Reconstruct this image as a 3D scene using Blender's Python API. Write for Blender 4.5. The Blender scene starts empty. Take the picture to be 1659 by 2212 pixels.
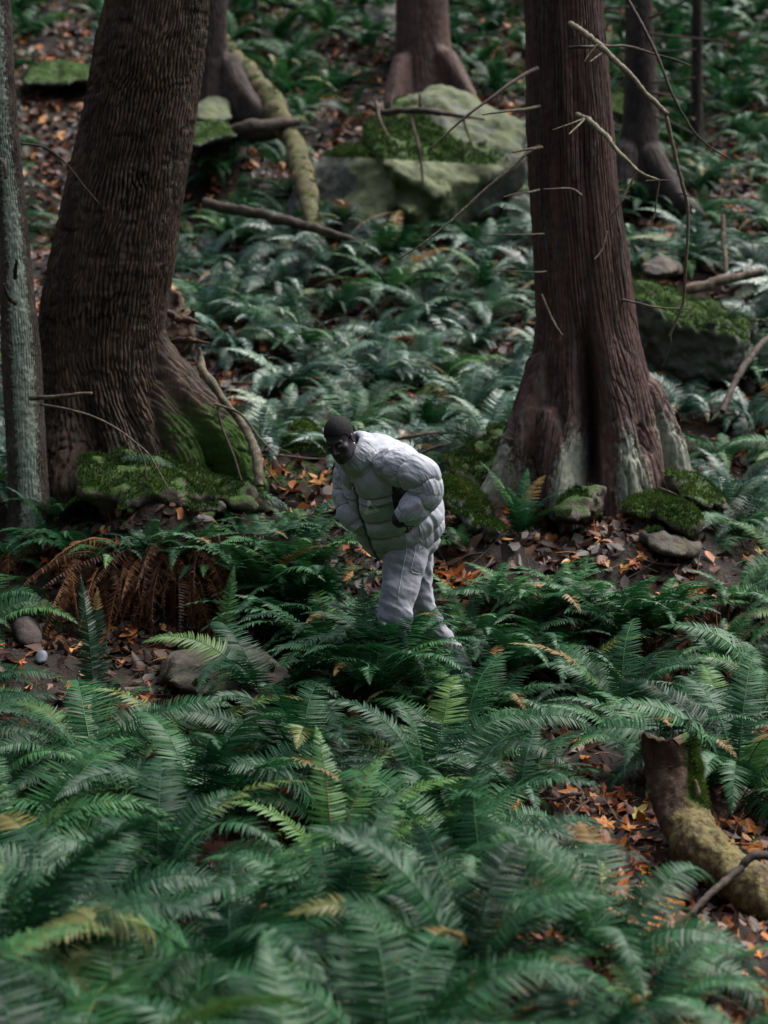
import bpy, bmesh, math, random
import numpy as np
import openvdb as vdb
from mathutils import Vector, Matrix

SC = bpy.context.scene
COL = SC.collection
R = math.radians
rng = np.random.default_rng(7)

# ------------------------------------------------------------------ camera model
KW, KH, KF = 1659.0, 2212.0, 4515.0      # picture units used for measuring the photograph
PITCH = R(-7.0)
CP, SP = math.cos(PITCH), math.sin(PITCH)

def P(px, py, d):
    """point at world distance y=d seen at picture position (px, py); camera at the origin"""
    u, v = (px - KW/2)/KF, (KH/2 - py)/KF
    dx, dy, dz = u, CP - v*SP, SP + v*CP
    return np.array([dx*d/dy, d, dz*d/dy])

def proj(p):
    p = np.asarray(p, float)
    dep = p[..., 1]*CP + p[..., 2]*SP
    up = -p[..., 1]*SP + p[..., 2]*CP
    return KW/2 + KF*p[..., 0]/dep, KH/2 - KF*up/dep

# ------------------------------------------------------------------ noise
def _hash(ix, iy, iz):
    n = (ix*73856093) ^ (iy*19349663) ^ (iz*83492791)
    n = (n ^ (n >> 13)) * 1274126177
    n = (n ^ (n >> 16)) & 0xffffff
    return n.astype(np.float64)/float(0xffffff)

def vnoise(p):
    i = np.floor(p).astype(np.int64); f = p - i
    f = f*f*f*(f*(f*6-15)+10)
    x, y, z = i[..., 0], i[..., 1], i[..., 2]
    r = 0
    for a in (0, 1):
        wa = f[..., 0] if a else 1-f[..., 0]
        for b in (0, 1):
            wb = f[..., 1] if b else 1-f[..., 1]
            for c in (0, 1):
                wc = f[..., 2] if c else 1-f[..., 2]
                r = r + wa*wb*wc*_hash(x+a, y+b, z+c)
    return r*2-1

def fbm(p, octv=4, gain=.5, lac=2.03):
    p = np.asarray(p, float); a, s = 1.0, 0
    for k in range(octv):
        s = s + a*vnoise(p + 17.3*k); p = p*lac; a *= gain
    return s

def V3(x, y, z=0.0):
    x, y, z = np.broadcast_arrays(x, y, z)
    return np.stack([x, y, z], -1).astype(float)

def nrm0(v): return v/np.linalg.norm(v)

def smooth(a, b, x):
    t = np.clip((x-a)/(b-a), 0, 1); return t*t*(3-2*t)

# ------------------------------------------------------------------ mesh helpers
def mkmesh(name, V, F4=None, F3=None, attrs=None, smooth_=True):
    me = bpy.data.meshes.new(name)
    V = np.asarray(V, np.float32)
    F4 = np.zeros((0, 4), np.int32) if F4 is None else np.asarray(F4, np.int32).reshape(-1, 4)
    F3 = np.zeros((0, 3), np.int32) if F3 is None else np.asarray(F3, np.int32).reshape(-1, 3)
    me.vertices.add(len(V)); me.vertices.foreach_set('co', V.ravel())
    nl = F4.size + F3.size
    me.loops.add(nl); me.loops.foreach_set('vertex_index', np.concatenate([F4.ravel(), F3.ravel()]))
    me.polygons.add(len(F4)+len(F3))
    st = np.concatenate([np.arange(len(F4))*4, F4.size + np.arange(len(F3))*3]).astype(np.int32)
    me.polygons.foreach_set('loop_start', st)
    me.polygons.foreach_set('use_smooth', np.full(len(st), bool(smooth_)))
    me.update(calc_edges=True)
    for k, a in (attrs or {}).items():
        at = me.attributes.new(k, 'FLOAT', 'POINT')
        at.data.foreach_set('value', np.asarray(a, np.float32).ravel())
    return me

def link(name, me, mat=None, parent=None, label=None, cat=None, group=None, kind=None, loc=None):
    o = bpy.data.objects.new(name, me); COL.objects.link(o)
    if mat is not None and me is not None and len(me.materials) == 0: me.materials.append(mat)
    if parent is not None: o.parent = parent
    if loc is not None: o.location = loc
    tag(o, label, cat, group, kind)
    return o

def tag(o, label=None, cat=None, group=None, kind=None):
    if label: o['label'] = label
    if cat: o['category'] = cat
    if group: o['group'] = group
    if kind: o['kind'] = kind
    return o

class Acc:
    def __init__(s): s.V, s.Q, s.T, s.n = [], [], [], 0
    def add(s, V, Q, t=0.5):
        V = np.asarray(V, float); Q = np.asarray(Q, np.int64)
        s.V.append(V); s.Q.append(Q + s.n)
        s.T.append(np.broadcast_to(np.asarray(t, float), (len(V),)).copy()); s.n += len(V)
    def mesh(s, name, smooth_=True):
        return mkmesh(name, np.concatenate(s.V), np.concatenate(s.Q), attrs={'tint': np.concatenate(s.T)}, smooth_=smooth_)

def gridq(nr, nc, wrap=False, base=0):
    """quads of an nr x nc vertex grid (row-major); wrap joins last column to first"""
    r = np.arange(nr-1)[:, None]; c = np.arange(nc if wrap else nc-1)[None, :]
    c2 = (c+1) % nc
    r = r*nc
    q = np.stack([r+c, r+c2, r+nc+c2, r+nc+c], -1).reshape(-1, 4)
    return q + base

def spline(pts, n):
    """Catmull-Rom through pts (k x m) resampled to n rows, roughly even"""
    pts = np.asarray(pts, float); k = len(pts)
    if k == 2:
        t = np.linspace(0, 1, n)[:, None]; return pts[0]*(1-t)+pts[1]*t
    L = np.concatenate([[0], np.cumsum(np.linalg.norm(np.diff(pts[:, :3], axis=0), axis=1)+1e-9)])
    t = np.linspace(0, L[-1], n)
    i = np.clip(np.searchsorted(L, t, 'right')-1, 0, k-2)
    u = ((t-L[i])/(L[i+1]-L[i]))[:, None]
    p0 = pts[np.maximum(i-1, 0)]; p1 = pts[i]; p2 = pts[i+1]; p3 = pts[np.minimum(i+2, k-1)]
    return .5*((2*p1)+(-p0+p2)*u+(2*p0-5*p1+4*p2-p3)*u*u+(-p0+3*p1-3*p2+p3)*u**3)

def frames(C, ref=(0, 0, 1)):
    T = np.gradient(C, axis=0); T /= np.linalg.norm(T, axis=1)[:, None]+1e-12
    ref = np.array(ref, float)
    A = np.cross(T[0], ref)
    if np.linalg.norm(A) < .1: A = np.cross(T[0], [1, 0, 0.])
    A /= np.linalg.norm(A); As = [A]
    for t in T[1:]:
        A = A - t*np.dot(A, t); A = A/np.linalg.norm(A); As.append(A)
    A = np.array(As); B = np.cross(T, A)
    return T, A, B

def tube(pts, rad, n=24, m=8, rough=0.0, seed=0, t=.5, cap=True, acc=None):
    """tapered tube along a path given as points; rad per control point"""
    pts = np.asarray(pts, float); rad = np.broadcast_to(np.asarray(rad, float), (len(pts),))
    S = spline(np.concatenate([pts, rad[:, None]], 1), n)
    C, r = S[:, :3], np.maximum(S[:, 3], 1e-4)
    if rough: C = C+np.stack([vnoise(C*9+k*31+seed) for k in range(3)], 1)*r.mean()*rough*1.7*np.sin(np.pi*np.linspace(0, 1, n))[:, None]
    T, A, B = frames(C)
    th = np.linspace(0, 2*np.pi, m, endpoint=False)
    D = A[:, None]*np.cos(th)[None, :, None] + B[:, None]*np.sin(th)[None, :, None]
    rr = r[:, None]*np.ones(m)
    if rough:
        Pn = C[:, None] + D*rr[..., None]
        rr = rr*(1+rough*fbm(Pn/(r.mean()*2.0)+seed*9.1, 3))
    V = (C[:, None] + D*rr[..., None]).reshape(-1, 3)
    Q = gridq(n, m, True)
    if cap:
        V = np.concatenate([V, C[:1], C[-1:]])
        c0, c1 = n*m, n*m+1
        i = np.arange(0, m, 2)
        Q = np.concatenate([Q, np.stack([np.full(len(i), c0), (i+2) % m, (i+1) % m, i], 1),
                            np.stack([np.full(len(i), c1), (n-1)*m+i, (n-1)*m+(i+1) % m, (n-1)*m+(i+2) % m], 1)])
    if acc is not None:
        acc.add(V, Q, t); return
    return V, Q

def sdf_mesh(fn, lo, hi, vox):
    lo, hi = np.array(lo, float), np.array(hi, float)
    n = np.ceil((hi-lo)/vox).astype(int)+1
    ax = [lo[k]+vox*np.arange(n[k]) for k in range(3)]
    G = np.stack(np.meshgrid(*ax, indexing='ij'), -1)
    D = fn(G).astype(np.float32)
    g = vdb.FloatGrid(float(vox*6)); D = np.clip(D, -vox*6, vox*6)
    g.copyFromArray(D)
    pts, tr, qd = g.convertToPolygons(isovalue=0.0, adaptivity=0.0)
    pts = np.asarray(pts, float)*vox + lo
    return pts, np.asarray(qd, int), np.asarray(tr, int)

def vnormals(V, Q):
    a = np.cross(V[Q[:, 2]]-V[Q[:, 0]], V[Q[:, 3]]-V[Q[:, 1]])
    N = np.zeros_like(V)
    for k in range(4): np.add.at(N, Q[:, k], a)
    return N/(np.linalg.norm(N, axis=1)[:, None]+1e-12)

# ------------------------------------------------------------------ materials
class M:
    def __init__(s, name):
        s.m = bpy.data.materials.new(name); s.m.use_nodes = True
        s.t = s.m.node_tree; s.b = s.t.nodes['Principled BSDF']; s.o = s.t.nodes['Material Output']
    def n(s, typ, **kw):
        nd = s.t.nodes.new(typ)
        for k, v in kw.items():
            if k in nd.inputs: nd.inputs[k].default_value = v
            else: setattr(nd, k, v)
        return nd
    def l(s, a, b): s.t.links.new(a, b)
    def noise(s, scale, detail=5, rough=.55, vec=None, kind='obj', dist=0.0):
        nd = s.n('ShaderNodeTexNoise'); nd.inputs['Scale'].default_value = scale
        nd.inputs['Detail'].default_value = detail; nd.inputs['Roughness'].default_value = rough
        nd.inputs['Distortion'].default_value = dist
        if vec is None:
            if not hasattr(s, 'tc'): s.tc = s.n('ShaderNodeTexCoord')
            vec = s.tc.outputs['Object']
        s.l(vec, nd.inputs['Vector']); return nd.outputs['Fac']
    def mapping(s, sc):
        if not hasattr(s, 'tc'): s.tc = s.n('ShaderNodeTexCoord')
        mp = s.n('ShaderNodeMapping'); mp.inputs['Scale'].default_value = sc
        s.l(s.tc.outputs['Object'], mp.inputs['Vector']); return mp.outputs['Vector']
    def ramp(s, fac, stops):
        r = s.n('ShaderNodeValToRGB'); s.l(fac, r.inputs['Fac']); e = r.color_ramp.elements
        while len(e) < len(stops): e.new(.5)
        for k, (p, c) in enumerate(stops):
            e[k].position = p; e[k].color = (*c, 1) if len(c) == 3 else (c[0],)*3+(1,)
        return r.outputs['Color']
    def mix(s, f, a, b, mode='MIX'):
        nd = s.n('ShaderNodeMix', data_type='RGBA', blend_type=mode)
        for v, i in ((f, 0), (a, 6), (b, 7)):
            if isinstance(v, (int, float)): nd.inputs[i].default_value = v
            elif isinstance(v, tuple): nd.inputs[i].default_value = (*v, 1)
            else: s.l(v, nd.inputs[i])
        return nd.outputs[2]
    def math(s, op, a, b=0.0, c=None):
        nd = s.n('ShaderNodeMath', operation=op)
        for v, i in ((a, 0), (b, 1), (c, 2)):
            if v is None: continue
            if isinstance(v, (int, float)): nd.inputs[i].default_value = v
            else: s.l(v, nd.inputs[i])
        return nd.outputs[0]
    def attr(s, name):
        return s.n('ShaderNodeAttribute', attribute_name=name).outputs['Fac']
    def bump(s, h, strength=.5, dist=.01):
        nd = s.n('ShaderNodeBump'); nd.inputs['Strength'].default_value = strength
        nd.inputs['Distance'].default_value = dist; s.l(h, nd.inputs['Height'])
        if hasattr(s, 'lastb'): s.l(s.lastb, nd.inputs['Normal'])
        s.lastb = nd.outputs['Normal']; s.l(s.lastb, s.b.inputs['Normal'])
    def set(s, **kw):
        for k, v in kw.items():
            k = k.replace('_', ' ')
            if isinstance(v, (int, float)): s.b.inputs[k].default_value = v
            elif isinstance(v, tuple): s.b.inputs[k].default_value = (*v, 1)
            else: s.l(v, s.b.inputs[k])
        return s.m

def surf(name, c1, c2, scale=3.0, moss=(.02, .05, .006), moss2=(.06, .12, .014), lich=(.16, .2, .15), c3=None,
         bumps=((25, .5, .01), (120, .4, .004)), rough=.75, stretch=None, spec=.3):
    """rock / bark / soil: two-tone base, lichen and moss where the mesh carries them"""
    m = M(name)
    vec = m.mapping(stretch) if stretch else None
    base = m.mix(m.math('MULTIPLY', m.noise(scale, 6, .6, vec), 1.0), c1, c2)
    f = m.ramp(m.noise(scale, 5, .65, vec), [(.35, (0,)), (.68, (1,))])
    base = m.mix(f, c1, c2)
    if c3: base = m.mix(m.ramp(m.noise(scale*2.7, 4, .6, vec), [(.52, (0,)), (.7, (1,))]), base, c3)
    lm = m.math('ADD', m.math('MULTIPLY', m.attr('lich'), 1.0), m.math('MULTIPLY', m.math('SUBTRACT', m.noise(scale*5, 5, .7), .5), 1.3))
    lf = m.math('MULTIPLY', m.ramp(lm, [(.42, (0,)), (.62, (1,))]), m.ramp(m.attr('lich'), [(.02, (0,)), (.2, (1,))]))
    base = m.mix(m.math('MULTIPLY', lf, .85), base, lich)
    mm = m.math('ADD', m.attr('moss'), m.math('MULTIPLY', m.math('SUBTRACT', m.noise(scale*3, 6, .65), .5), .9))
    mf = m.math('MULTIPLY', m.ramp(mm, [(.44, (0,)), (.56, (1,))]), m.ramp(m.attr('moss'), [(.02, (0,)), (.2, (1,))]))
    vr = m.ramp(m.noise(scale*3.1, 7, .68), [(.3, (.5,)), (.5, (1.0,)), (.72, (1.55,))])
    base = m.mix(1.0, base, vr, 'MULTIPLY')
    mc = m.mix(m.ramp(m.noise(55, 4, .7), [(.35, (0,)), (.7, (1,))]), moss, moss2)
    base = m.mix(mf, base, mc)
    for s, st, d in bumps: m.bump(m.noise(s, 5, .65, vec if s < 60 else None), st, d)
    ro = m.ramp(m.noise(scale*2, 3), [(.3, (rough-.15,)), (.7, (min(1, rough+.15),))])
    return m.set(Base_Color=base, Roughness=ro, Specular_IOR_Level=spec)

MAT = {}
MAT['soil'] = surf('soil', (.010, .007, .005), (.034, .021, .013), 2.2, c3=(.028, .03, .012), bumps=((14, .8, .05), (60, .9, .02)), rough=.8)
MAT['soil'].name = 'forest_soil'
MAT['bark_ridged'] = surf('bark_ridged', (.032, .021, .014), (.118, .078, .053), 5, lich=(.12, .14, .105), c3=(.055, .045, .038), bumps=((50, .8, .012), (150, .6, .005)), stretch=(1, 1, .35), rough=.8)
MAT['bark_cedar'] = surf('bark_cedar', (.042, .023, .019), (.140, .078, .062), 7, lich=(.27, .29, .22), c3=(.09, .075, .07), bumps=((40, .9, .014), (140, .6, .005)), stretch=(1, 1, .12), rough=.75)
MAT['bark_lichen'] = surf('bark_lichen', (.045, .034, .028), (.10, .08, .064), 9, lich=(.34, .40, .32), bumps=((45, .7, .01), (160, .6, .004)), stretch=(1, 1, .4), rough=.8)
MAT['bark_dark'] = surf('bark_dark', (.022, .016, .014), (.07, .052, .046), 5, lich=(.1, .11, .085), bumps=((40, .8, .014), (120, .5, .005)), stretch=(1, 1, .2), rough=.85)
MAT['branch'] = surf('dead_branch', (.07, .05, .034), (.19, .145, .10), 12, lich=(.20, .19, .12), bumps=((90, .7, .006),), rough=.8)
MAT['branch_dark'] = surf('dark_branch', (.03, .023, .018), (.085, .06, .042), 9, lich=(.2, .2, .1), bumps=((90, .7, .006),), rough=.75)
MAT['wood_rotten'] = surf('rotten_wood', (.04, .024, .016), (.13, .078, .048), 6, c3=(.075, .05, .04), lich=(.17, .14, .05), bumps=((22, .9, .03), (90, .8, .008)), stretch=(1, 1, .3), rough=.8)
MAT['wood_yellow'] = surf('lichen_wood', (.06, .045, .026), (.17, .13, .065), 5, c3=(.06, .06, .025), lich=(.2, .19, .07), bumps=((30, .8, .015), (110, .6, .005)), rough=.85)
MAT['rock'] = surf('boulder_rock', (.06, .065, .055), (.15, .155, .13), 1.4, lich=(.11, .13, .055), c3=(.075, .058, .055), bumps=((9, .6, .05), (45, .6, .012)), rough=.8)
MAT['rock_brown'] = surf('brown_rock', (.04, .034, .027), (.11, .09, .065), 3, lich=(.2, .19, .1), bumps=((12, .7, .04), (60, .7, .012)), rough=.75)
MAT['rock_pale'] = surf('pale_stone', (.09, .10, .12), (.19, .21, .235), 4, bumps=((40, .4, .006),), rough=.55)

def leafmat(name, stops, rough=.45, trans=.25, spec=.5, objrand=.0, sheen=None):
    m = M(name)
    f = m.attr('tint')
    if objrand:
        oi = m.n('ShaderNodeObjectInfo').outputs['Random']
        f = m.math('ADD', f, m.math('MULTIPLY', m.math('SUBTRACT', oi, .5), objrand))
    c = m.ramp(f, stops)
    c = m.mix(.35, c, m.mix(1.0, c, m.ramp(m.noise(9, 3), [(.3, (.55,)), (.7, (1.35,))]), 'MULTIPLY'))
    m.set(Base_Color=c, Roughness=rough, Specular_IOR_Level=spec)
    tr = m.n('ShaderNodeBsdfTranslucent'); m.l(c, tr.inputs['Color'])
    mx = m.n('ShaderNodeMixShader'); mx.inputs[0].default_value = trans
    m.l(m.b.outputs[0], mx.inputs[1]); m.l(tr.outputs[0], mx.inputs[2]); m.l(mx.outputs[0], m.o.inputs['Surface'])
    return m.m
MAT['fern'] = leafmat('fern_green', [(0, (.004, .024, .008)), (.35, (.010, .060, .020)), (.65, (.025, .115, .033)), (.86, (.085, .20, .048)), (.97, (.20, .12, .035))], .47, .2, .32, .25)
MAT['fern_highlit'] = leafmat('fern_highlit_blue_green', [(0, (.010, .036, .022)), (.35, (.024, .078, .048)), (.65, (.060, .145, .090)), (.86, (.15, .25, .13)), (.97, (.22, .15, .06))], .36, .18, .65, .25)  # mid-slope highlights painted in as a paler copy of the fern green
MAT['fern_dead'] = leafmat('fern_brown', [(0, (.03, .014, .009)), (.5, (.115, .048, .022)), (1, (.27, .13, .05))], .65, .15, .25, .2)
MAT['litter'] = leafmat('leaf_litter_brown', [(0, (.018, .011, .008)), (.4, (.045, .020, .012)), (.65, (.14, .052, .022)), (.85, (.42, .13, .025)), (1, (.55, .26, .09))], .5, .1, .4)
MAT['maple'] = leafmat('fallen_maple_leaf', [(0, (.24, .055, .014)), (.35, (.50, .135, .016)), (.6, (.62, .25, .02)), (.8, (.40, .17, .08)), (1, (.5, .42, .12))], .45, .2, .4, .8)
MAT['mossblade'] = leafmat('moss_tufts', [(0, (.008, .022, .004)), (.5, (.026, .060, .008)), (.8, (.055, .10, .013)), (1, (.11, .15, .02))], .6, .3, .2)

# ------------------------------------------------------------------ terrain
_rows = [(1024, 7.2), (850, 9.3), (676, 12.0), (528, 14.2), (400, 16.8), (240, 21.0), (120, 25.5), (0, 31.0), (-150, 40.0)]
_py = [-40, -22, -10, -4, 0, 4.0, 5.6]; _pz = [24, 12.5, 4.2, .2, -1.62, -2.58, -2.72]  # profile behind the camera climbs as an unseen bank, shaped to block light
for v, d in _rows: _py.append(d); _pz.append(P(KW/2, v*2.1602, d)[2])
_py += [60, 90]; _pz += [16.5, 30.0]
_py, _pz = np.array(_py), np.array(_pz)
_ys = np.linspace(-40, 90, 2601); _zs = np.interp(_ys, _py, _pz)
_k = np.hanning(25); _k /= _k.sum(); _zs = np.convolve(np.pad(_zs, 12, mode='edge'), _k, 'valid')

BUMPS = []   # (x, y, sx, sy, h)
def kb(px, d, sx, sy, h): BUMPS.append(((px-KW/2)/KF*d, d, sx, sy, h))
kb(335, 12.98, .42, .24, .30); kb(60, 13.9, .5, .4, .22)
kb(1270, 14.7, .75, .5, .22); kb(1450, 13.7, .5, .35, .12); kb(60, 12.3, .55, .35, -.12)
kb(1300, 8.9, .7, .5, -.08); kb(620, 14.5, .6, .4, .08); kb(300, 14.2, .9, .5, .1)

def ground(x, y):
    x, y = np.asarray(x, float), np.asarray(y, float)
    z = np.interp(y, _ys, _zs)
    for bx, by, sx, sy, h in BUMPS:
        z = z + h*np.exp(-((x-bx)/sx)**2-((y-by)/sy)**2)
    amp = smooth(3, 9, y)*.9+.1
    z = z + amp*(.17*fbm(V3(x*.45, y*.45, 3.1), 3) + .035*fbm(V3(x*2.1, y*2.1, 8.), 3))
    z = z + smooth(8, 30, -x)*15 + smooth(16, 44, x)*9 + smooth(0, 14, -y-3)*5  # unseen banks at left and behind the camera, raised to block sky light
    return z

# the ground is drawn through the feet of the things that stand on it
_ANCH = [(285, 1045, 14.3), (120, 1050, 14.2), (500, 1060, 14.1), (62, 1125, 13.5), (1275, 1118, 14.05), (1060, 1095, 13.9), (1440, 1060, 14.2), (455, 290, 22.4), (930, 235, 24.7), (1385, 450, 21.7), (1505, 335, 24.4),
         (300, 1105, 13.25), (650, 990, 14.6), (1040, 1068, 14.1), (1010, 1142, 13.2), (900, 545, 20.3), (650, 540, 20.5), (1150, 520, 20.7), (838, 1492, 11.42), (1003, 1476, 11.86), (1430, 1160, 13.1), (490, 1510, 11.0),
         (1500, 835, 17.0), (90, 1435, 11.7), (60, 1400, 11.95), (330, 1405, 12.25), (150, 1300, 12.7), (550, 1215, 12.9), (480, 1000, 14.35)]
_ap = np.array([P(*q) for q in _ANCH])
_g0 = ground
_ar = _ap[:, 2]-_g0(_ap[:, 0], _ap[:, 1])
_sg = .55
_ker = np.exp(-((_ap[:, None, 0]-_ap[None, :, 0])**2+(_ap[:, None, 1]-_ap[None, :, 1])**2)/_sg**2)
_aw = np.linalg.solve(_ker+np.eye(len(_ap))*.04, _ar)
print('anchor residuals', np.round(_ar, 2))
def ground(x, y):
    x, y = np.asarray(x, float), np.asarray(y, float)
    z = _g0(x, y)
    for (ax_, ay_, _), w_ in zip(_ap, _aw): z = z+w_*np.exp(-((x-ax_)**2+(y-ay_)**2)/_sg**2)
    return z

def G(px, py, lift=0.0):
    """where the ray through picture position meets the ground"""
    t = np.linspace(4.0, 60, 1400)
    u = P(px, py, 1.0)
    pts = u[None]*t[:, None]
    below = pts[:, 2] < ground(pts[:, 0], pts[:, 1])
    i = int(np.argmax(below)) if below.any() else len(t)-1
    p = pts[i].copy(); p[2] = ground(p[0], p[1])+lift
    return p

def build_terrain():
    ys = np.concatenate([np.arange(-40, 4, 1.0), np.arange(4, 6, .15), np.arange(6, 27, .055), np.arange(27, 42, .16), np.arange(42, 91, 1.5)])
    a = np.concatenate([np.arange(0, 3.4, .055), np.arange(3.4, 7, .12), np.arange(7, 14, .5), np.arange(14, 46, 2.0)])
    xs = np.concatenate([-a[:0:-1], a])
    X, Y = np.meshgrid(xs, ys)
    Z = ground(X, Y)
    near = smooth(4, 6, Y)*(1-smooth(30, 40, Y))*(1-smooth(5, 8, np.abs(X)))
    Z = Z + near*(.018*fbm(V3(X*7, Y*7, 1.), 3) + .01*np.abs(fbm(V3(X*16, Y*16, 4.), 2)))
    Vv = np.stack([X, Y, Z], -1).reshape(-1, 3)
    mo = smooth(.15, .8, fbm(V3(X*.9, Y*.9, 21.), 4))*.55
    me = mkmesh('forest_floor', Vv, gridq(len(ys), len(xs)), attrs={'moss': mo.ravel(), 'lich': mo.ravel()*0})
    link('ground', me, MAT['soil'], kind='structure', label='dark soil of the wooded hillside')
build_terrain()
# ------------------------------------------------------------------ ferns
def frond(acc, r, az, L=.8, e0=65, bend=95, width=.122, N=62, tint=.5, dead=False, base=(0, 0, 0), roll=0.0, pw=1.35, sway=None, lod=1, hurt=.06):
    """one sword-fern frond: arching rachis and two rows of narrow leaflets"""
    S = 26
    s = np.linspace(0, 1, S)
    el = R(e0) - R(bend)*s**pw
    sw = r.normal(0, .25) if sway is None else sway
    azs = az + sw*s**1.5
    d = np.stack([np.cos(el)*np.cos(azs), np.cos(el)*np.sin(azs), np.sin(el)], -1)
    C = np.array(base) + np.concatenate([[np.zeros(3)], np.cumsum((d[1:]+d[:-1])/2*L/(S-1), 0)])
    side = np.stack([-np.sin(azs), np.cos(azs), np.zeros(S)], -1)
    nor = np.cross(d, side)
    ro = roll + r.normal(0, .12)
    side, nor = side*np.cos(ro)+nor*np.sin(ro), nor*np.cos(ro)-side*np.sin(ro)
    br_ = r.uniform(.45, .9) if r.random() < hurt else 0
    # leaflets
    u = np.linspace(.13 if not dead else .08, .995, N)
    def at(A): return np.stack([np.interp(u, s, A[:, k]) for k in range(3)], -1)
    c, T, A, Nn = at(C), at(d), at(side), at(nor)
    prof = np.clip(np.minimum(.62+u*1.5, 1.0)*np.clip((1-u)/.62, 0, 1)**.72, .04, 1)
    stat = np.array([0, .3, .68, 1.0]) if lod else np.array([0, .5, 1.0])
    hwid = np.array([.75, 1.0, .72, .06]) if lod else np.array([.8, .95, .08])
    K = len(stat)
    sp = L*.87/N
    for sg in (-1, 1):
        ln = width*L/.8*prof*(1+r.normal(0, .06, N))
        if dead: ln = ln*r.uniform(.35, .95, N)
        fwd = .10+.75*u**3 + r.normal(0, .05, N)
        D = A*sg*np.cos(fwd)[:, None] + T*np.sin(fwd)[:, None]
        lift = (.10 + r.normal(0, .09, N)) if not dead else (-.9+r.normal(0, .5, N))
        D = D + Nn*np.asarray(lift)[:, None]
        D /= np.linalg.norm(D, axis=1)[:, None]
        cu = (.16 + .12*r.random(N))*(3 if dead else 1)
        hw = sp*(.44 if not dead else .38)
        tw = r.normal(.18 if not dead else .6, .16, N)*sg
        W = T*np.cos(tw)[:, None]+Nn*np.sin(tw)[:, None]
        pts = []
        for k in range(K):
            q = c + D*(ln*stat[k])[:, None] - Nn*(ln*cu*stat[k]**2)[:, None] + T*(ln*.10*stat[k]**2)[:, None]
            pts.append(q-W*(hw*hwid[k])); pts.append(q+W*(hw*hwid[k]))
        V = np.stack(pts, 1).reshape(-1, 3)
        b = (np.arange(N)*2*K)[:, None]
        q = np.concatenate([np.stack([b+2*k, b+2*k+2, b+2*k+3, b+2*k+1], -1).reshape(-1, 4) for k in range(K-1)])
        if sg < 0: q = q[:, ::-1]
        tt = tint + np.repeat(r.normal(0, .07, N), 2*K) + np.tile(np.repeat(np.linspace(-.05, .06, K), 2), N)
        tt = np.clip(tt, 0, .8 if not dead else 1)
        if not dead and br_ > 0: tt = np.where(np.repeat(u, 2*K) > br_, .97+.03*tt, tt)
        acc.add(V, q, tt)
    # rachis
    m = 3
    th = np.array([0.3, 2.4, 4.5])
    rr = (.0042*(1-s*.85))*L/.8*(1.0 if not dead else .8)
    V = C[:, None]+(side[:, None]*np.cos(th)[None, :, None]+nor[:, None]*np.sin(th)[None, :, None])*rr[:, None, None]
    acc.add(V.reshape(-1, 3), gridq(S, m, True), np.clip(tint+.22, 0, 1))

def fern_meshes(seed, n=18, L=.75, spread=1.0, fresh=.5, lod=1, N=62, name='fern_fronds'):
    r = np.random.default_rng(seed); a = Acc(); b = Acc()
    a0 = r.uniform(0, 6.28)
    for k in range(n):
        az = a0 + k*2.39996 + r.normal(0, .2)
        inner = r.random()
        l = L*r.uniform(.72, 1.12)
        e0 = np.clip(74-34*spread*inner+r.normal(0, 7), 18, 86)
        bend = r.uniform(95, 150)*(.78+.3*inner)
        frond(a, r, az, l, e0, bend, .118*r.uniform(.85, 1.15), N, np.clip(fresh+r.normal(0, .17), .05, .95), base=(.02*math.cos(az), .02*math.sin(az), .0), roll=r.normal(0, .3), lod=lod)
    nd = r.integers(5, 12)
    for k in range(nd):
        az = r.uniform(0, 6.28)
        frond(b, r, az, L*r.uniform(.55, .95), r.uniform(5, 45), r.uniform(70, 130), .085, max(22, N-14), r.uniform(.15, .9), True, base=(.03*math.cos(az), .03*math.sin(az), .0), roll=r.normal(0, .5), pw=.8, lod=lod)
    return a.mesh(name), b.mesh('brown_fronds')

FV = [fern_meshes(100+k, n=int(15+(k % 5)*3), L=.68+.05*(k % 4), spread=[.7, 1.1, 1.35][k % 3], fresh=[.38, .5, .62, .45][k % 4]) for k in range(14)]
def recolour(me):
    c = me.copy(); c.materials.clear(); c.materials.append(MAT['fern_highlit']); return c
FP = [(recolour(g), d) for g, d in FV]
FERNS = []       # placed ferns, labelled at the end

def place_fern(p, sc=1.0, rz=None, var=None, dead=.5, tilt=.16, r=rng, meshes=None):
    rz = r.uniform(0, 6.28) if rz is None else rz
    v = int(r.integers(len(FV))) if var is None else var
    g, d = meshes or FV[v]
    e = bpy.data.objects.new('sword_fern', None); COL.objects.link(e)
    e.empty_display_size = .1
    e.location = p
    Mx = Matrix.Rotation(tilt*r.uniform(.3, 1.4), 4, 'X') @ Matrix.Rotation(r.normal(0, .08), 4, 'Y') @ Matrix.Rotation(rz, 4, 'Z')
    e.rotation_euler = Mx.to_euler(); e.scale = (sc, sc, sc*r.uniform(.9, 1.1))
    link('fronds', g, MAT['fern'], e)
    hd = r.random() < dead
    if hd: link('brown_fronds', d, MAT['fern_dead'], e)
    FERNS.append((e, np.array(p), sc, hd, None))
    return e

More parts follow.
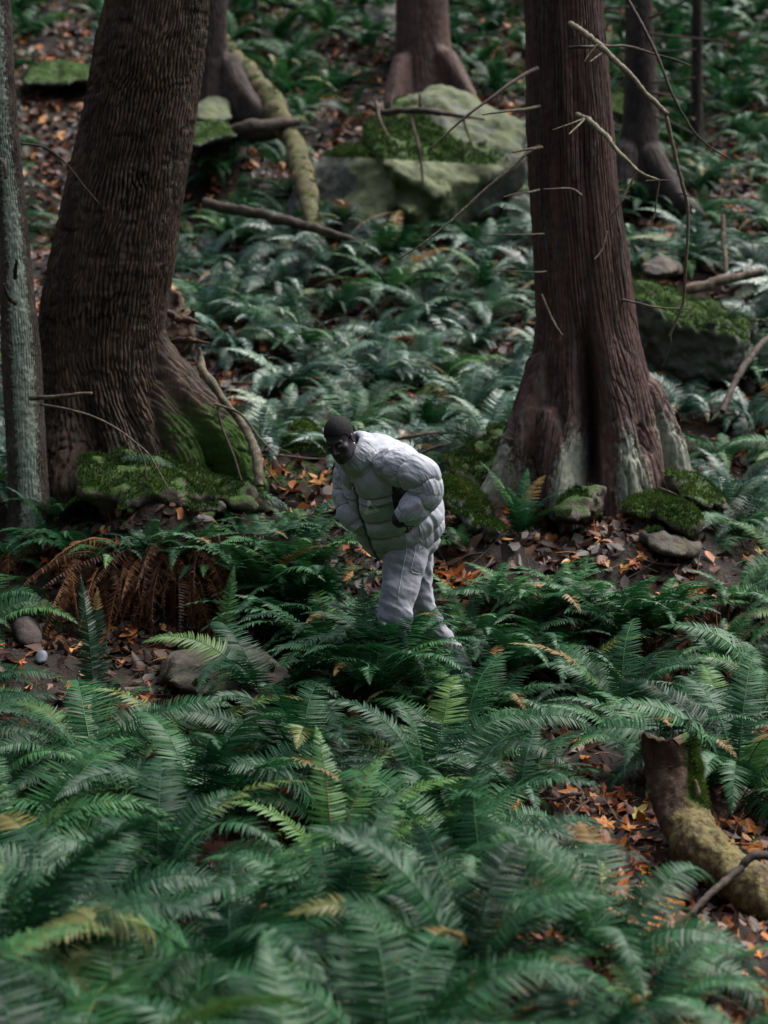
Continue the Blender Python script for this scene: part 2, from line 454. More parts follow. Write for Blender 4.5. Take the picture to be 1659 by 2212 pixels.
# ------------------------------------------------------------------ where ferns may stand (picture units)
EXC = [  # cx, cy, rx, ry, keep probability
 (840, 1260, 165, 230, 0), (630, 965, 115, 105, .04), (900, 925, 95, 40, .1), (1010, 1110, 90, 110, .05), (1000, 1240, 80, 60, .0),
 (1270, 960, 215, 150, 0), (1430, 1130, 140, 75, 0), (1530, 1210, 150, 75, .08), (1480, 1000, 60, 60, .1),
 (110, 1350, 200, 85, 0), (300, 1390, 110, 55, 0), (330, 1290, 160, 80, 0),
 (1230, 1790, 200, 75, 0), (1340, 1900, 270, 150, 0), (1560, 1860, 160, 110, 0), (1440, 1720, 70, 130, 0), (1450, 2040, 200, 60, .1),
 (905, 360, 265, 190, 0), (880, 560, 250, 55, .2), (290, 900, 290, 150, 0), (60, 1050, 80, 60, 0), (40, 800, 80, 300, 0),
 (870, 1680, 110, 55, .2), (1170, 1590, 90, 50, .3), (640, 380, 50, 120, .2), (480, 200, 90, 110, .15),
 (1480, 460, 190, 60, .25), (1500, 660, 140, 70, .0), (100, 90, 110, 60, .35), (1400, 400, 90, 70, .1), (650, 150, 120, 80, .5),
 (1060, 130, 70, 70, .4), (1110, 480, 40, 50, 0), (490, 1440, 170, 70, 0), (140, 1480, 230, 120, 0), (1580, 2020, 240, 150, 0), (1760, 1950, 170, 230, 0), (1640, 2130, 230, 160, 0), (650, 1065, 105, 60, 0), (1170, 1930, 110, 170, .0), (700, 1760, 90, 40, .1), (330, 1800, 80, 40, .1), (1250, 2090, 60, 60, .2), (420, 1540, 120, 50, .3), (200, 1760, 60, 30, .2),
 (680, 1760, 60, 30, .2), (380, 700, 60, 100, 0), (150, 480, 130, 500, .0), (170, 1010, 120, 50, 0),
]
def keep(px, py):
    k = 1.0
    for cx, cy, rx, ry, pr in EXC:
        if ((px-cx)/rx)**2+((py-cy)/ry)**2 < 1: k = min(k, pr)
    return k

def fern_spots():
    pts = []
    def near_ok(p, md):
        for q in pts:
            if abs(q[0]-p[0]) < md and abs(q[1]-p[1]) < md and (q[0]-p[0])**2+(q[1]-p[1])**2 < md*md: return False
        return True
    r = np.random.default_rng(11)
    for i in range(26000):
        d = 5.9+ (37-5.9)*r.random()**.92
        x = r.uniform(-1, 1)*(.205*d+.5)
        p = np.array([x, d, 0.]); p[2] = ground(x, d)
        px, py = proj(p)
        if r.random() > keep(px, py): continue
        md = .60 if d < 9.8 else .52 if d < 11.5 else (.50 if d < 14.5 else (.46 if d < 19.5 else .53))
        if d > 26: md = .64
        if near_ok(p, md): pts.append(tuple(p))
    return pts

SPOTS = fern_spots()
print('fern spots', len(SPOTS))
# ------------------------------------------------------------------ trunks
def trunk_mesh(prof, d, bark, top=8.5, nth=300, step=.011, seed=0, dfun=None, below=.5, lich=None, moss=None, coarse=.12, roots=(), pn=9):
    """prof rows (py, xl, xr) measured on the photograph at distance d; bark(theta, z, R)->displacement"""
    prof = np.array(prof, float)
    dd = np.array([d if dfun is None else dfun(v) for v in prof[:, 0]])
    C = np.array([P((a+b)/2, v, q) for (v, a, b), q in zip(prof, dd)])
    Rr = (prof[:, 2]-prof[:, 1])/2/KF*dd
    o = np.argsort(C[:, 2]); C, Rr = C[o], Rr[o]
    zlo, zhi = C[0, 2]-below, C[-1, 2]
    sl = (C[-1]-C[-2])/(C[-1, 2]-C[-2, 2])
    zs = np.concatenate([np.arange(zlo, zhi+.25, step), np.arange(zhi+.25+coarse, top, coarse)])
    cx = np.interp(zs, C[:, 2], C[:, 0]); cy = np.interp(zs, C[:, 2], C[:, 1]); rr = np.interp(zs, C[:, 2], Rr)
    k = np.hanning(31); k /= k.sum()
    sm = lambda a: np.convolve(np.pad(a, 15, mode='edge'), k, 'valid')
    cx, cy, rr = sm(cx), sm(cy), sm(rr)
    ab = zs > zhi
    cx = np.where(ab, C[-1, 0]+sl[0]*(zs-zhi), cx); cy = np.where(ab, C[-1, 1]+sl[1]*(zs-zhi), cy)
    rr = np.where(ab, Rr[-1]*np.clip(1-.04*(zs-zhi), .2, 1), rr)
    th = np.linspace(0, 2*np.pi, nth, endpoint=False)
    TH, Z = np.meshgrid(th, zs); RR = np.repeat(rr[:, None], nth, 1)
    rad, dis = bark(TH, Z, RR)
    ct, st_ = np.cos(TH), np.sin(TH)
    for pts, rs_ in roots:          # buttress roots swell out of the stem
        S = spline(np.concatenate([np.array([P(*q) for q in pts]), np.array(rs_)[:, None]], 1), 34)
        ex = np.zeros_like(rad)
        lo_, hi_ = np.searchsorted(zs, S[:, 2].min()-.25), np.searchsorted(zs, S[:, 2].max()+.25)
        sl_ = slice(lo_, hi_)
        for sx, sy, sz, sr in S:
            ox, oy = sx-cx[sl_][:, None], sy-cy[sl_][:, None]
            al = ox*ct[sl_]+oy*st_[sl_]; r2 = sr*sr-(Z[sl_]-sz)**2-(ox*ox+oy*oy-al*al)
            t_ = np.where(r2 > 0, al+np.sqrt(np.maximum(r2, 0)), 0)
            ex[sl_] = np.maximum(ex[sl_], t_)
        kk = np.hanning(9); kk /= kk.sum()
        ex = np.apply_along_axis(lambda v: np.convolve(np.pad(v, 4, mode='wrap'), kk, 'valid'), 1, ex)
        ex = np.apply_along_axis(lambda v: np.convolve(np.pad(v, 4, mode='edge'), kk, 'valid'), 0, ex)
        rad = (rad**pn+np.maximum(ex, 1e-3)**pn)**(1/pn)
    rad = rad+dis
    X = cx[:, None]+rad*np.cos(TH); Y = cy[:, None]+rad*np.sin(TH)
    V = np.stack([X, Y, Z], -1).reshape(-1, 3)
    at = {'lich': (lich(TH, Z, X, Y) if lich else np.zeros_like(Z)).ravel(), 'moss': (moss(TH, Z, X, Y) if moss else np.zeros_like(Z)).ravel()}
    return mkmesh('trunk', V, gridq(len(zs), nth, True), attrs=at)

def cyl(TH, Z, RR, fx, fz, off=0):
    """noise coordinates that wrap round the trunk; fx features per metre round, fz per metre up"""
    return V3(RR*np.cos(TH)*fx+off, RR*np.sin(TH)*fx, Z*fz)

def angd(a, b): return (a-b+np.pi) % (2*np.pi)-np.pi

def tree(label, mesh, mat, loc, group=None):
    e = bpy.data.objects.new('tree', None); COL.objects.link(e); e.location = loc
    tag(e, label, 'tree', group)
    me = mesh
    co = np.empty(len(me.vertices)*3, np.float32); me.vertices.foreach_get('co', co)
    co = co.reshape(-1, 3)-np.array(loc, np.float32); me.vertices.foreach_set('co', co.ravel())
    link('trunk', me, mat, e)
    return e

def part_tube(e, name, pts, rad, mat, n=40, m=8, rough=.15, seed=0, moss=0, lich=0):
    V, Q = tube(pts, rad, n, m, rough, seed)
    V = V - np.array(e.location)
    return link(name, mkmesh(name, V, Q, attrs={'moss': np.full(len(V), moss), 'lich': np.full(len(V), lich)}), mat, e)

FRONT = -math.pi/2
# --- big leaning tree on the left, deep interlaced ridges
LT_D = 14.15
lt_prof = [(0, 232, 452), (100, 206, 443), (200, 186, 430), (300, 165, 414), (400, 142, 399), (500, 120, 386), (560, 104, 379), (640, 88, 364),
           (720, 83, 354), (790, 82, 356), (860, 84, 382), (930, 92, 420), (990, 92, 455), (1040, 85, 480)]
zt = P(300, 760, LT_D)[2]; zb = P(300, 1000, LT_D)[2]
def lt_bark(TH, Z, RR):
    q = cyl(TH, Z, RR, 1, 1)
    wv = fbm(q*np.array([2.5, 2.5, 1.6]), 3)
    u = TH*RR.mean()*1.0
    # interlaced ridges: two slanted sets of wave crests warped by noise
    w1 = fbm(cyl(TH, Z, RR, 5, 3.2, 3), 3)*1.3; w2 = fbm(cyl(TH, Z, RR, 5, 3.2, 31), 3)*1.3
    n_ = 88
    a = np.abs(np.sin(TH*n_/2+w1*2.5+Z*2.4+wv*1.0)); b = np.abs(np.sin(TH*n_/2+w2*2.5-Z*2.8+1.1-wv*1.0))
    g = np.maximum(a, b*.9)
    g = 1-np.minimum(a, b)
    ridge = -.030*smooth(.42, 1.0, g)*(.55+.6*smooth(-.6, .6, fbm(cyl(TH, Z, RR, 3, 5, 77), 3)))-.005*smooth(.3, .9, fbm(cyl(TH, Z, RR, 7, 14, 55), 2))*2.0
    fine = .006*fbm(cyl(TH, Z, RR, 45, 18), 3)
    lowp = smooth(zt, zb, Z)
    gro = 0
    for c, w, am in [(-1.83, .10, .40), (-1.22, .11, .52), (-2.35, .13, .25), (-.72, .14, .35), (-2.8, .15, .2), (.4, .3, .2), (1.6, .3, .2), (2.6, .2, .2)]:
        gro = gro+am*np.exp(-(angd(TH, c+.05*np.sin(Z*5))/w)**2)
    lob = lowp*(.05*np.sin(5*TH+1.0)-gro*.75)
    low = .05*fbm(cyl(TH, Z, RR, 1.6, 1.2, 7), 3)
    return RR*(1+lob+low*.6), (ridge+fine)*(1-.35*lowp)+lowp*.02*fbm(cyl(TH, Z, RR, 4, 3, 9), 3)-.02*lowp*(1-smooth(0, .3, np.abs(fbm(cyl(TH, Z, RR, 13, 5, 29), 3))))
def lt_lich(TH, Z, X, Y):
    r_ = smooth(zt-.1, zb, Z)*.55*np.exp(-(angd(TH, -1.4)/.5)**2)+.33*np.exp(-(angd(TH, -.55)/.45)**2)*smooth(zt, zt+1.2, Z)
    return r_+.05
def lt_moss(TH, Z, X, Y):
    return smooth(zt+.1, zb+.1, Z)*.75*np.exp(-(angd(TH, -.5)/.55)**2)
LT_R = [([(320, 740, 14.15), (372, 815, 14.05), (425, 880, 13.95), (480, 945, 13.85), (522, 1010, 13.8), (560, 1085, 13.7)], [.10, .14, .15, .15, .13, .09]),
        ([(335, 840, 14.0), (365, 905, 13.9), (395, 965, 13.8), (415, 1060, 13.7)], [.09, .12, .12, .10]),
        ([(272, 820, 13.98), (277, 900, 13.85), (276, 960, 13.8), (280, 1060, 13.7)], [.09, .11, .12, .12]),
        ([(150, 820, 14.0), (148, 930, 13.85), (155, 1060, 13.7)], [.12, .15, .17]),
        ([(100, 850, 14.1), (88, 950, 14.0), (80, 1060, 13.9)], [.10, .12, .13]),
        ([(215, 850, 13.95), (210, 940, 13.85), (200, 1060, 13.7)], [.08, .10, .11])]
base = P(285, 1040, LT_D); 
LT = tree('huge leaning tree with deeply ridged dark bark and mossy buttress roots', trunk_mesh(lt_prof, LT_D, lt_bark, nth=640, step=.0085, lich=lt_lich, moss=lt_moss, top=7, roots=LT_R), MAT['bark_ridged'], base)
# mossy buttress roots

# --- thin lichen-covered tree at the left edge
TT_D = 13.5
tt_prof = [(0, -42, 22), (150, -35, 30), (297, -26, 40), (420, -14, 54), (544, -4, 67), (742, 3, 86), (860, 8, 93), (940, 12, 99), (1030, 17, 103), (1090, 18, 110), (1130, 14, 116)]
def tt_bark(TH, Z, RR):
    w = fbm(cyl(TH, Z, RR, 8, 5, 3), 3)
    g = 1-np.abs(np.sin(TH*21+w*2.2))
    return RR*(1+.05*fbm(cyl(TH, Z, RR, 3, 1.5), 2)), -.009*smooth(.4, 1, g)*smooth(-.4, .3, fbm(cyl(TH, Z, RR, 12, 9, 8), 2))+.003*fbm(cyl(TH, Z, RR, 60, 40), 2)
TT = tree('slim straight tree with pale green lichen bark', trunk_mesh(tt_prof, TT_D, tt_bark, nth=300, step=.008, top=6.5,
          lich=lambda TH, Z, X, Y: .8*np.exp(-(angd(TH, -1.35)/.65)**2)*smooth(-2.6, -1.2, Z+0*X)*(1-.35*smooth(-.2, .9, Z))+.1), MAT['bark_lichen'], P(62, 1130, TT_D))
part_tube(TT, 'branch', [P(66, 860, 13.35), P(120, 857, 13.2), P(165, 852, 13.1), P(198, 849, 13.05)], [.016, .014, .012, .010], MAT['branch'], 16, 7, .15, 2)
part_tube(TT, 'branch', [P(88, 874, 13.3), P(150, 885, 13.2), P(220, 908, 13.1), P(285, 950, 13.0), P(310, 990, 13.0), P(318, 1040, 12.95)], [.009, .008, .007, .006, .005, .003], MAT['branch'], 30, 6, .1, 4)
part_tube(TT, 'branch', [P(285, 950, 13.0), P(320, 980, 12.95), P(350, 1030, 12.9), P(366, 1060, 12.9)], [.005, .005, .004, .002], MAT['branch'], 20, 6, .1, 5)
part_tube(TT, 'branch_stub', [P(0, 345, 13.25), P(12, 360, 13.15), P(13, 385, 13.12)], [.016, .014, .008], MAT['branch_dark'], 12, 8, .2, 6)
part_tube(TT, 'branch_stub', [P(33, 600, 13.3), P(34, 580, 13.2), P(36, 560, 13.15)], [.016, .012, .007], MAT['branch_dark'], 12, 8, .2, 7)
part_tube(TT, 'branch_stub', [P(33, 655, 13.3), P(18, 640, 13.2), P(8, 612, 13.15)], [.016, .012, .007], MAT['branch_dark'], 12, 8, .2, 8)
part_tube(TT, 'branch', [P(45, 310, 13.4), P(95, 318, 13.5), P(140, 350, 13.5), P(180, 400, 13.5), P(215, 440, 13.45)], [.008, .007, .006, .005, .003], MAT['branch_dark'], 26, 6, .1, 9)

# --- western red cedar on the right, fluted base
CD = 14.35
cd_prof = [(0, 1135, 1300), (200, 1139, 1318), (400, 1145, 1335), (600, 1154, 1362), (700, 1158, 1376), (800, 1148, 1402), (880, 1130, 1428), (950, 1112, 1452), (1010, 1096, 1466), (1070, 1090, 1470), (1120, 1090, 1470)]
cz0 = P(1270, 620, CD)[2]; cz1 = P(1270, 1050, CD)[2]; cz2 = P(1270, 930, CD)[2]
def cd_bark(TH, Z, RR):
    w = fbm(cyl(TH, Z, RR, 3.5, .7, 3), 3)
    w2 = fbm(cyl(TH, Z, RR, 9, 1.3, 13), 3)
    g = np.abs(np.sin(TH*33+w*3.2+w2*1.2))
    g2 = np.abs(np.sin(TH*74+w*5+w2*2.2+1))
    strip = -.016*smooth(.5, 1, 1-g)-.006*smooth(.45, 1, 1-g2)
    edge = .012*np.round(1.5*fbm(cyl(TH, Z, RR, 6, .9, 41), 2))/1.5
    fine = .004*fbm(cyl(TH, Z, RR, 50, 6), 3)
    t = smooth(cz0, cz1, Z)
    tz = np.clip((cz0-Z)/(cz0-cz1), 0, 1.2)
    wob = .05*np.sin(Z*2.2)
    gro = .78*smooth(.05, .6, tz)*np.exp(-(angd(TH, -1.66+wob)/.20)**2)*(1-.4*smooth(.86, 1.0, tz))
    gro = gro+.22*smooth(.3, .9, tz)*np.exp(-(angd(TH, -2.22+wob*.5)/.15)**2)+.16*smooth(.4, .9, tz)*np.exp(-(angd(TH, -.95)/.13)**2)
    gro = gro+.25*smooth(.45, .95, tz)*np.exp(-(angd(TH, -.45)/.16)**2)+.2*t*np.exp(-(angd(TH, -2.75)/.16)**2)
    gro = gro+.2*t*(np.exp(-(angd(TH, .6)/.2)**2)+np.exp(-(angd(TH, 1.6)/.2)**2)+np.exp(-(angd(TH, 2.6)/.2)**2))
    up = .07*np.exp(-(angd(TH, -1.5+.1*np.sin(Z*3))/.16)**2)*(1-t)+.06*np.exp(-(angd(TH, -2.1)/.14)**2)*(1-t)
    bul = .10*t*(np.exp(-(angd(TH, -1.98)/.2)**2)+np.exp(-(angd(TH, -1.25)/.3)**2))
    low = .045*fbm(cyl(TH, Z, RR, 1.8, .8, 7), 3)
    return RR*(1-gro-up+bul+low), strip+edge+fine+t*.015*fbm(cyl(TH, Z, RR, 4, 2, 19), 3)-.024*t*(1-smooth(0, .3, np.abs(fbm(cyl(TH, Z, RR, 13, 2.2, 29), 3))))
def cd_lich(TH, Z, X, Y):
    return .95*smooth(cz2+.45, cz1, Z)*(1-.7*np.exp(-(angd(TH, -1.66)/.12)**2))*(.55+.45*np.sin(TH*9))+.18*np.exp(-(angd(TH, -.5)/.5)**2)
CB = P(1275, 1110, CD)
CD_R = [([(1175, 790, 14.2), (1145, 880, 14.1), (1115, 960, 14.0), (1085, 1025, 13.95), (1052, 1070, 13.9), (1015, 1110, 13.85)], [.10, .11, .11, .09, .07, .05]),
        ([(1395, 840, 14.25), (1432, 920, 14.2), (1455, 980, 14.15), (1480, 1070, 14.1)], [.09, .10, .10, .09]),
        ([(1190, 900, 14.05), (1200, 990, 13.95), (1210, 1090, 13.85)], [.09, .12, .13]),
        ([(1322, 930, 14.05), (1330, 1030, 13.9), (1338, 1135, 13.8)], [.10, .11, .12]),
        ([(1380, 940, 14.1), (1395, 1020, 13.95), (1408, 1110, 13.85)], [.08, .10, .11])]
CT = tree('reddish cedar with fluted, flaring base and bare dead branches', trunk_mesh(cd_prof, CD, cd_bark, nth=640, step=.010, lich=cd_lich, top=7, roots=CD_R), MAT['bark_cedar'], CB)

def br(e, pts, r0, r1, mat='branch', seed=0, lich=.2, name='branch', rough=.18):
    """pts: (px, py, d)"""
    q = [P(*a) for a in pts]
    rad = np.linspace(r0, r1, len(q))
    return part_tube(e, name, q, rad, MAT[mat], max(14, len(q)*9), 8, rough, seed, lich=lich)
s = 13.98
br(CT, [(1232, 52, 14.05), (1268, 75, 13.7), (1306, 108, 13.5), (1365, 165, 13.3), (1400, 205, 13.2), (1442, 247, 13.1)], .021, .013, seed=1, lich=.5, rough=.3)
br(CT, [(1436, 240, 13.12), (1451, 302, 13.1), (1462, 350, 13.1), (1474, 400, 13.1), (1486, 455, 13.1), (1485, 520, 13.1), (1480, 590, 13.1), (1476, 650, 13.1), (1462, 690, 13.1), (1445, 728, 13.1)], .014, .008, seed=2, lich=.1)
br(CT, [(1447, 722, 13.1), (1448, 745, 13.1), (1432, 789, 13.1)], .006, .002, 'branch_dark', 3)
br(CT, [(1249, 249, 14.05), (1283, 268, 13.75), (1320, 308, 13.55), (1343, 336, 13.45), (1383, 373, 13.35), (1424, 390, 13.3)], .021, .009, seed=4, lich=.6, rough=.3)
br(CT, [(1395, 391, 13.3), (1424, 389, 13.3), (1448, 389, 13.3)], .005, .002, seed=5)
br(CT, [(1378, 370, 13.36), (1360, 400, 13.35), (1337, 445, 13.3), (1322, 465, 13.3), (1310, 475, 13.3)], .008, .004, seed=6)
br(CT, [(1340, 425, 13.3), (1352, 428, 13.25), (1363, 433, 13.2)], .004, .001, seed=61)
br(CT, [(1424, 392, 13.3), (1420, 420, 13.3), (1413, 467, 13.3), (1402, 488, 13.3), (1382, 500, 13.3)], .006, .003, seed=7, lich=.4)
br(CT, [(1311, 500, 13.7), (1300, 540, 13.65), (1284, 560, 13.6)], .007, .004, seed=8)
br(CT, [(1229, 103, 13.9), (1265, 101, 13.8), (1305, 99, 14.0), (1360, 101, 14.3), (1414, 117, 14.5), (1455, 128, 14.5), (1492, 142, 14.5)], .011, .006, 'branch_dark', 9, lich=.2)
br(CT, [(1345, -60, 14.4), (1352, -10, 14.3), (1385, 50, 14.2), (1418, 116, 14.1), (1455, 210, 14.0), (1480, 255, 14.0), (1504, 291, 14.0), (1540, 322, 14.0), (1577, 343, 14.0)], .014, .005, 'branch_dark', 10)
br(CT, [(1300, -40, 14.35), (1320, -70, 14.35), (1345, -60, 14.4)], .015, .014, 'branch_dark', 11)
br(CT, [(1160, 148, 14.0), (1131, 162, 13.8), (1085, 193, 13.6), (1045, 222, 13.5), (995, 262, 13.4), (929, 322, 13.3)], .015, .006, 'branch_dark', 12)
br(CT, [(1165, 315, 14.1), (1139, 331, 13.9), (1090, 374, 13.7), (1042, 414, 13.6), (995, 458, 13.5), (950, 497, 13.4), (905, 532, 13.3), (858, 561, 13.3)], .013, .004, 'branch_dark', 13, lich=.4)
br(CT, [(1165, 230, 14.1), (1136, 235, 13.9), (1095, 240, 13.75), (1042, 248, 13.7)], .012, .005, seed=14, lich=.6)
br(CT, [(1170, 318, 14.0), (1143, 322, 13.8), (1108, 329, 13.7)], .012, .006, seed=15)
br(CT, [(1165, 410, 14.0), (1148, 414, 13.8), (1115, 418, 13.7), (1086, 426, 13.65)], .008, .003, seed=16, lich=.4)
br(CT, [(1175, 505, 14.0), (1152, 506, 13.8), (1100, 507, 13.7), (1047, 508, 13.7)], .006, .003, seed=17)
br(CT, [(1180, 586, 14.0), (1160, 588, 13.8), (1110, 586, 13.7), (1063, 585, 13.7)], .006, .003, seed=18)
br(CT, [(1345, 648, 14.1), (1362, 651, 14.0), (1400, 660, 13.8), (1440, 666, 13.75), (1491, 667, 13.7)], .009, .004, seed=19, lich=.4)
br(CT, [(1254, 421, 13.95), (1240, 411, 13.75), (1222, 407, 13.7), (1173, 409, 13.6)], .011, .003, seed=20)
br(CT, [(1262, 256, 13.85), (1235, 266, 13.7), (1193, 281, 13.6)], .006, .002, seed=21, lich=.5)
br(CT, [(1262, 258, 13.85), (1245, 275, 13.7), (1229, 290, 13.6)], .007, .004, seed=22, lich=.5)
br(CT, [(1306, 112, 13.5), (1290, 122, 13.45), (1274, 134, 13.4)], .007, .005, seed=23, lich=.5)
br(CT, [(1290, 96, 13.5), (1272, 118, 13.45), (1262, 134, 13.4)], .004, .001, seed=24)
br(CT, [(1465, 418, 13.1), (1480, 421, 13.1), (1508, 432, 13.0)], .006, .002, seed=25)
br(CT, [(1488, 462, 13.1), (1500, 475, 13.1), (1510, 483, 13.1)], .004, .001, seed=26)
br(CT, [(1170, 636, 13.95), (1185, 672, 13.9), (1202, 706, 13.85), (1215, 725, 13.85)], .010, .006, 'branch', 27, lich=.1)

# --- trees further back
def gen_bark(k, seed, amp=.012, stretch=2.0, fl=.05):
    def f(TH, Z, RR):
        w = fbm(cyl(TH, Z, RR, 4, stretch, seed), 3)
        g = 1-np.abs(np.sin(TH*k+w*2.5))
        return RR*(1+fl*fbm(cyl(TH, Z, RR, 2, .8, seed+5), 3)), -amp*smooth(.5, 1, g)+.004*fbm(cyl(TH, Z, RR, 30, 15), 2)
    return f
def back_tree(label, prof, d, mat, k, seed, roots=(), lich=.0, top=9, **kw):
    e = tree(label, trunk_mesh(prof, d, gen_bark(k, seed, **kw), nth=260, step=.02, top=top, below=.8, pn=5, roots=[(pts, np.linspace(r0*1.2, r1*1.8, len(pts))) for pts, r0, r1 in roots],
             lich=(lambda TH, Z, X, Y: lich+0*Z)), MAT[mat], P((prof[-1][1]+prof[-1][2])/2, prof[-1][0], d))
    return e
T1 = back_tree('black-barked tree half hidden behind the huge leaning tree', [(0, 405, 490), (80, 408, 488), (150, 408, 488), (200, 404, 494), (250, 398, 505), (290, 392, 520)], 22.5, 'bark_dark', 16, 1,
     [([(490, 140, 22.5), (520, 200, 22.3), (560, 250, 22.1), (590, 290, 22)], .12, .06)])
T2 = back_tree('broad brown tree standing behind the mossy boulder', [(0, 857, 966), (60, 858, 969), (110, 855, 974), (150, 852, 984), (185, 847, 1000), (210, 840, 1016), (250, 830, 1030)], 24.6, 'bark_cedar', 22, 2,
     [([(960, 120, 24.3), (990, 170, 24.1), (1015, 215, 23.9), (1030, 250, 23.8)], .1, .05), ([(870, 130, 24.3), (856, 180, 24.1), (845, 230, 23.9)], .09, .06)], lich=.18)
T3 = back_tree('grey-brown tree with snapped twigs behind the cedar', [(0, 1352, 1409), (135, 1351, 1415), (200, 1349, 1418), (270, 1345, 1420), (350, 1335, 1424), (400, 1330, 1432), (450, 1322, 1445)], 21.8, 'bark_dark', 17, 3,
     [([(1405, 330, 21.7), (1440, 390, 21.5), (1475, 440, 21.3), (1510, 470, 21.2)], .1, .05), ([(1350, 330, 21.7), (1343, 410, 21.6), (1325, 480, 21.5)], .12, .10)], lich=.05)
for pts in ([(1405, 77, 21.6), (1411, 74, 21.4), (1480, 81, 21.2), (1571, 89, 21.0)], [(1410, 178, 21.6), (1440, 176, 21.4), (1502, 168, 21.2)], [(1408, 110, 21.6), (1450, 111, 21.4), (1502, 107, 21.2)],
            [(1300, 20, 21.6), (1330, 16, 21.5), (1375, 15, 21.5)], [(1405, 38, 21.6), (1440, 25, 21.4), (1490, -5, 21.2)], [(1412, 200, 21.6), (1460, 210, 21.3), (1498, 218, 21.2)], [(1415, 250, 21.6), (1445, 262, 21.4), (1500, 290, 21.3)]):
    br(T3, pts, .016, .008, 'branch_dark', 5, lich=.3)
T4 = back_tree('thin dark tree furthest right on the slope', [(0, 1495, 1518), (120, 1494, 1517), (240, 1492, 1517), (300, 1489, 1521), (340, 1484, 1528)], 24.5, 'bark_dark', 9, 4)
T5 = back_tree('young dark stem beside the black-barked tree', [(-40, 545, 556), (20, 548, 559), (60, 550, 562), (80, 549, 564)], 28.5, 'bark_dark', 6, 6, top=10)

# --- trees of the same wood above and beyond the picture's edges (they close off the sky)
# ------------------------------------------------------------------ rocks, logs
def hull_planes(pts):
    bm = bmesh.new()
    for p in pts: bm.verts.new(Vector(p))
    bmesh.ops.convex_hull(bm, input=bm.verts)
    bm.normal_update()
    out = []
    for f in bm.faces:
        n = np.array(f.normal); dd = float(np.dot(n, np.array(f.verts[0].co)))
        if not any(np.dot(n, o[0]) > .9995 and abs(dd-o[1]) < 1e-3 for o in out): out.append((n, dd))
    bm.free()
    c = np.mean(np.array(pts), 0)
    return [(n, dd) if np.dot(n, c) < dd else (-n, -dd) for n, dd in out]

def rock(name, solids, label, cat, mat='rock', vox=.03, amp=.03, soft=.02, mossf=None, lichf=None, tufts=0, seed=0, freq=2.5, group=None, tuftlen=.022):
    """solids: lists of points; a rounded union of their convex hulls with weathered surface"""
    allp = np.concatenate([np.array(s_) for s_ in solids])
    pls = [hull_planes(s_) for s_ in solids]
    def f(X):
        D = None
        for pl in pls:
            vals = np.stack([X@n-dd for n, dd in pl], -1)
            mx = vals.max(-1)
            d_ = mx+soft*np.log(np.exp((vals-mx[..., None])/soft).sum(-1))-soft*.6
            D = d_ if D is None else np.minimum(D, d_)
        return D-amp*fbm(X*freq+seed*3.7, 4)-amp*.25*fbm(X*freq*5+seed, 3)
    pad = amp*2+soft*3+vox*2
    V, Q, T3_ = sdf_mesh(f, allp.min(0)-pad, allp.max(0)+pad, vox)
    if len(T3_): Q = np.concatenate([Q, np.concatenate([T3_, T3_[:, 2:]], 1)]) if len(Q) == 0 else Q
    N = vnormals(V, Q)
    if np.mean(np.sum(N*(V-V.mean(0)), 1)) < 0: Q = Q[:, ::-1]; N = -N
    mo = mossf(V, N) if mossf else smooth(.3, .9, N[:, 2])*.5
    li = lichf(V, N) if lichf else np.full(len(V), .2)
    loc = np.array([allp[:, 0].mean(), allp[:, 1].mean(), allp[:, 2].min()])
    me = mkmesh(name, V-loc, Q, attrs={'moss': mo, 'lich': li})
    o = link(name, me, MAT[mat], label=label, cat=cat, group=group, loc=loc)
    if tufts: moss_part(o, V-loc, N, mo, tufts, seed, tuftlen)
    return o

def moss_part(o, V, N, mo, n, seed=0, ln=.022, thr=.55):
    ln = ln*.72; n = int(n*1.6)
    r = np.random.default_rng(seed+50)
    nz = mo+.45*(.5*fbm(V*9+seed, 3))
    idx = np.nonzero(nz > thr)[0]
    if len(idx) < 10: return
    i = r.choice(idx, n)
    p = V[i]+r.normal(0, .008, (n, 3)); nn = N[i]
    d = nn+r.normal(0, .45, (n, 3))+np.array([0, 0, .3]); d /= np.linalg.norm(d, axis=1)[:, None]
    w = np.cross(d, r.normal(0, 1, (n, 3))); w /= np.linalg.norm(w, axis=1)[:, None]
    l = ln*r.uniform(.5, 1.5, n)[:, None]; wd = ln*.16
    A = p-w*wd-d*.004; B = p+w*wd-d*.004; C_ = p+d*l+w*wd*.25; D_ = p+d*l-w*wd*.25
    Vv = np.stack([A, B, C_, D_], 1).reshape(-1, 3)
    me = mkmesh('moss', Vv, np.arange(n*4).reshape(-1, 4), attrs={'tint': np.repeat(np.clip(r.normal(.42, .2, n)+.35*fbm(p*4+seed, 3), 0, 1), 4)})
    link('moss', me, MAT['mossblade'], o)

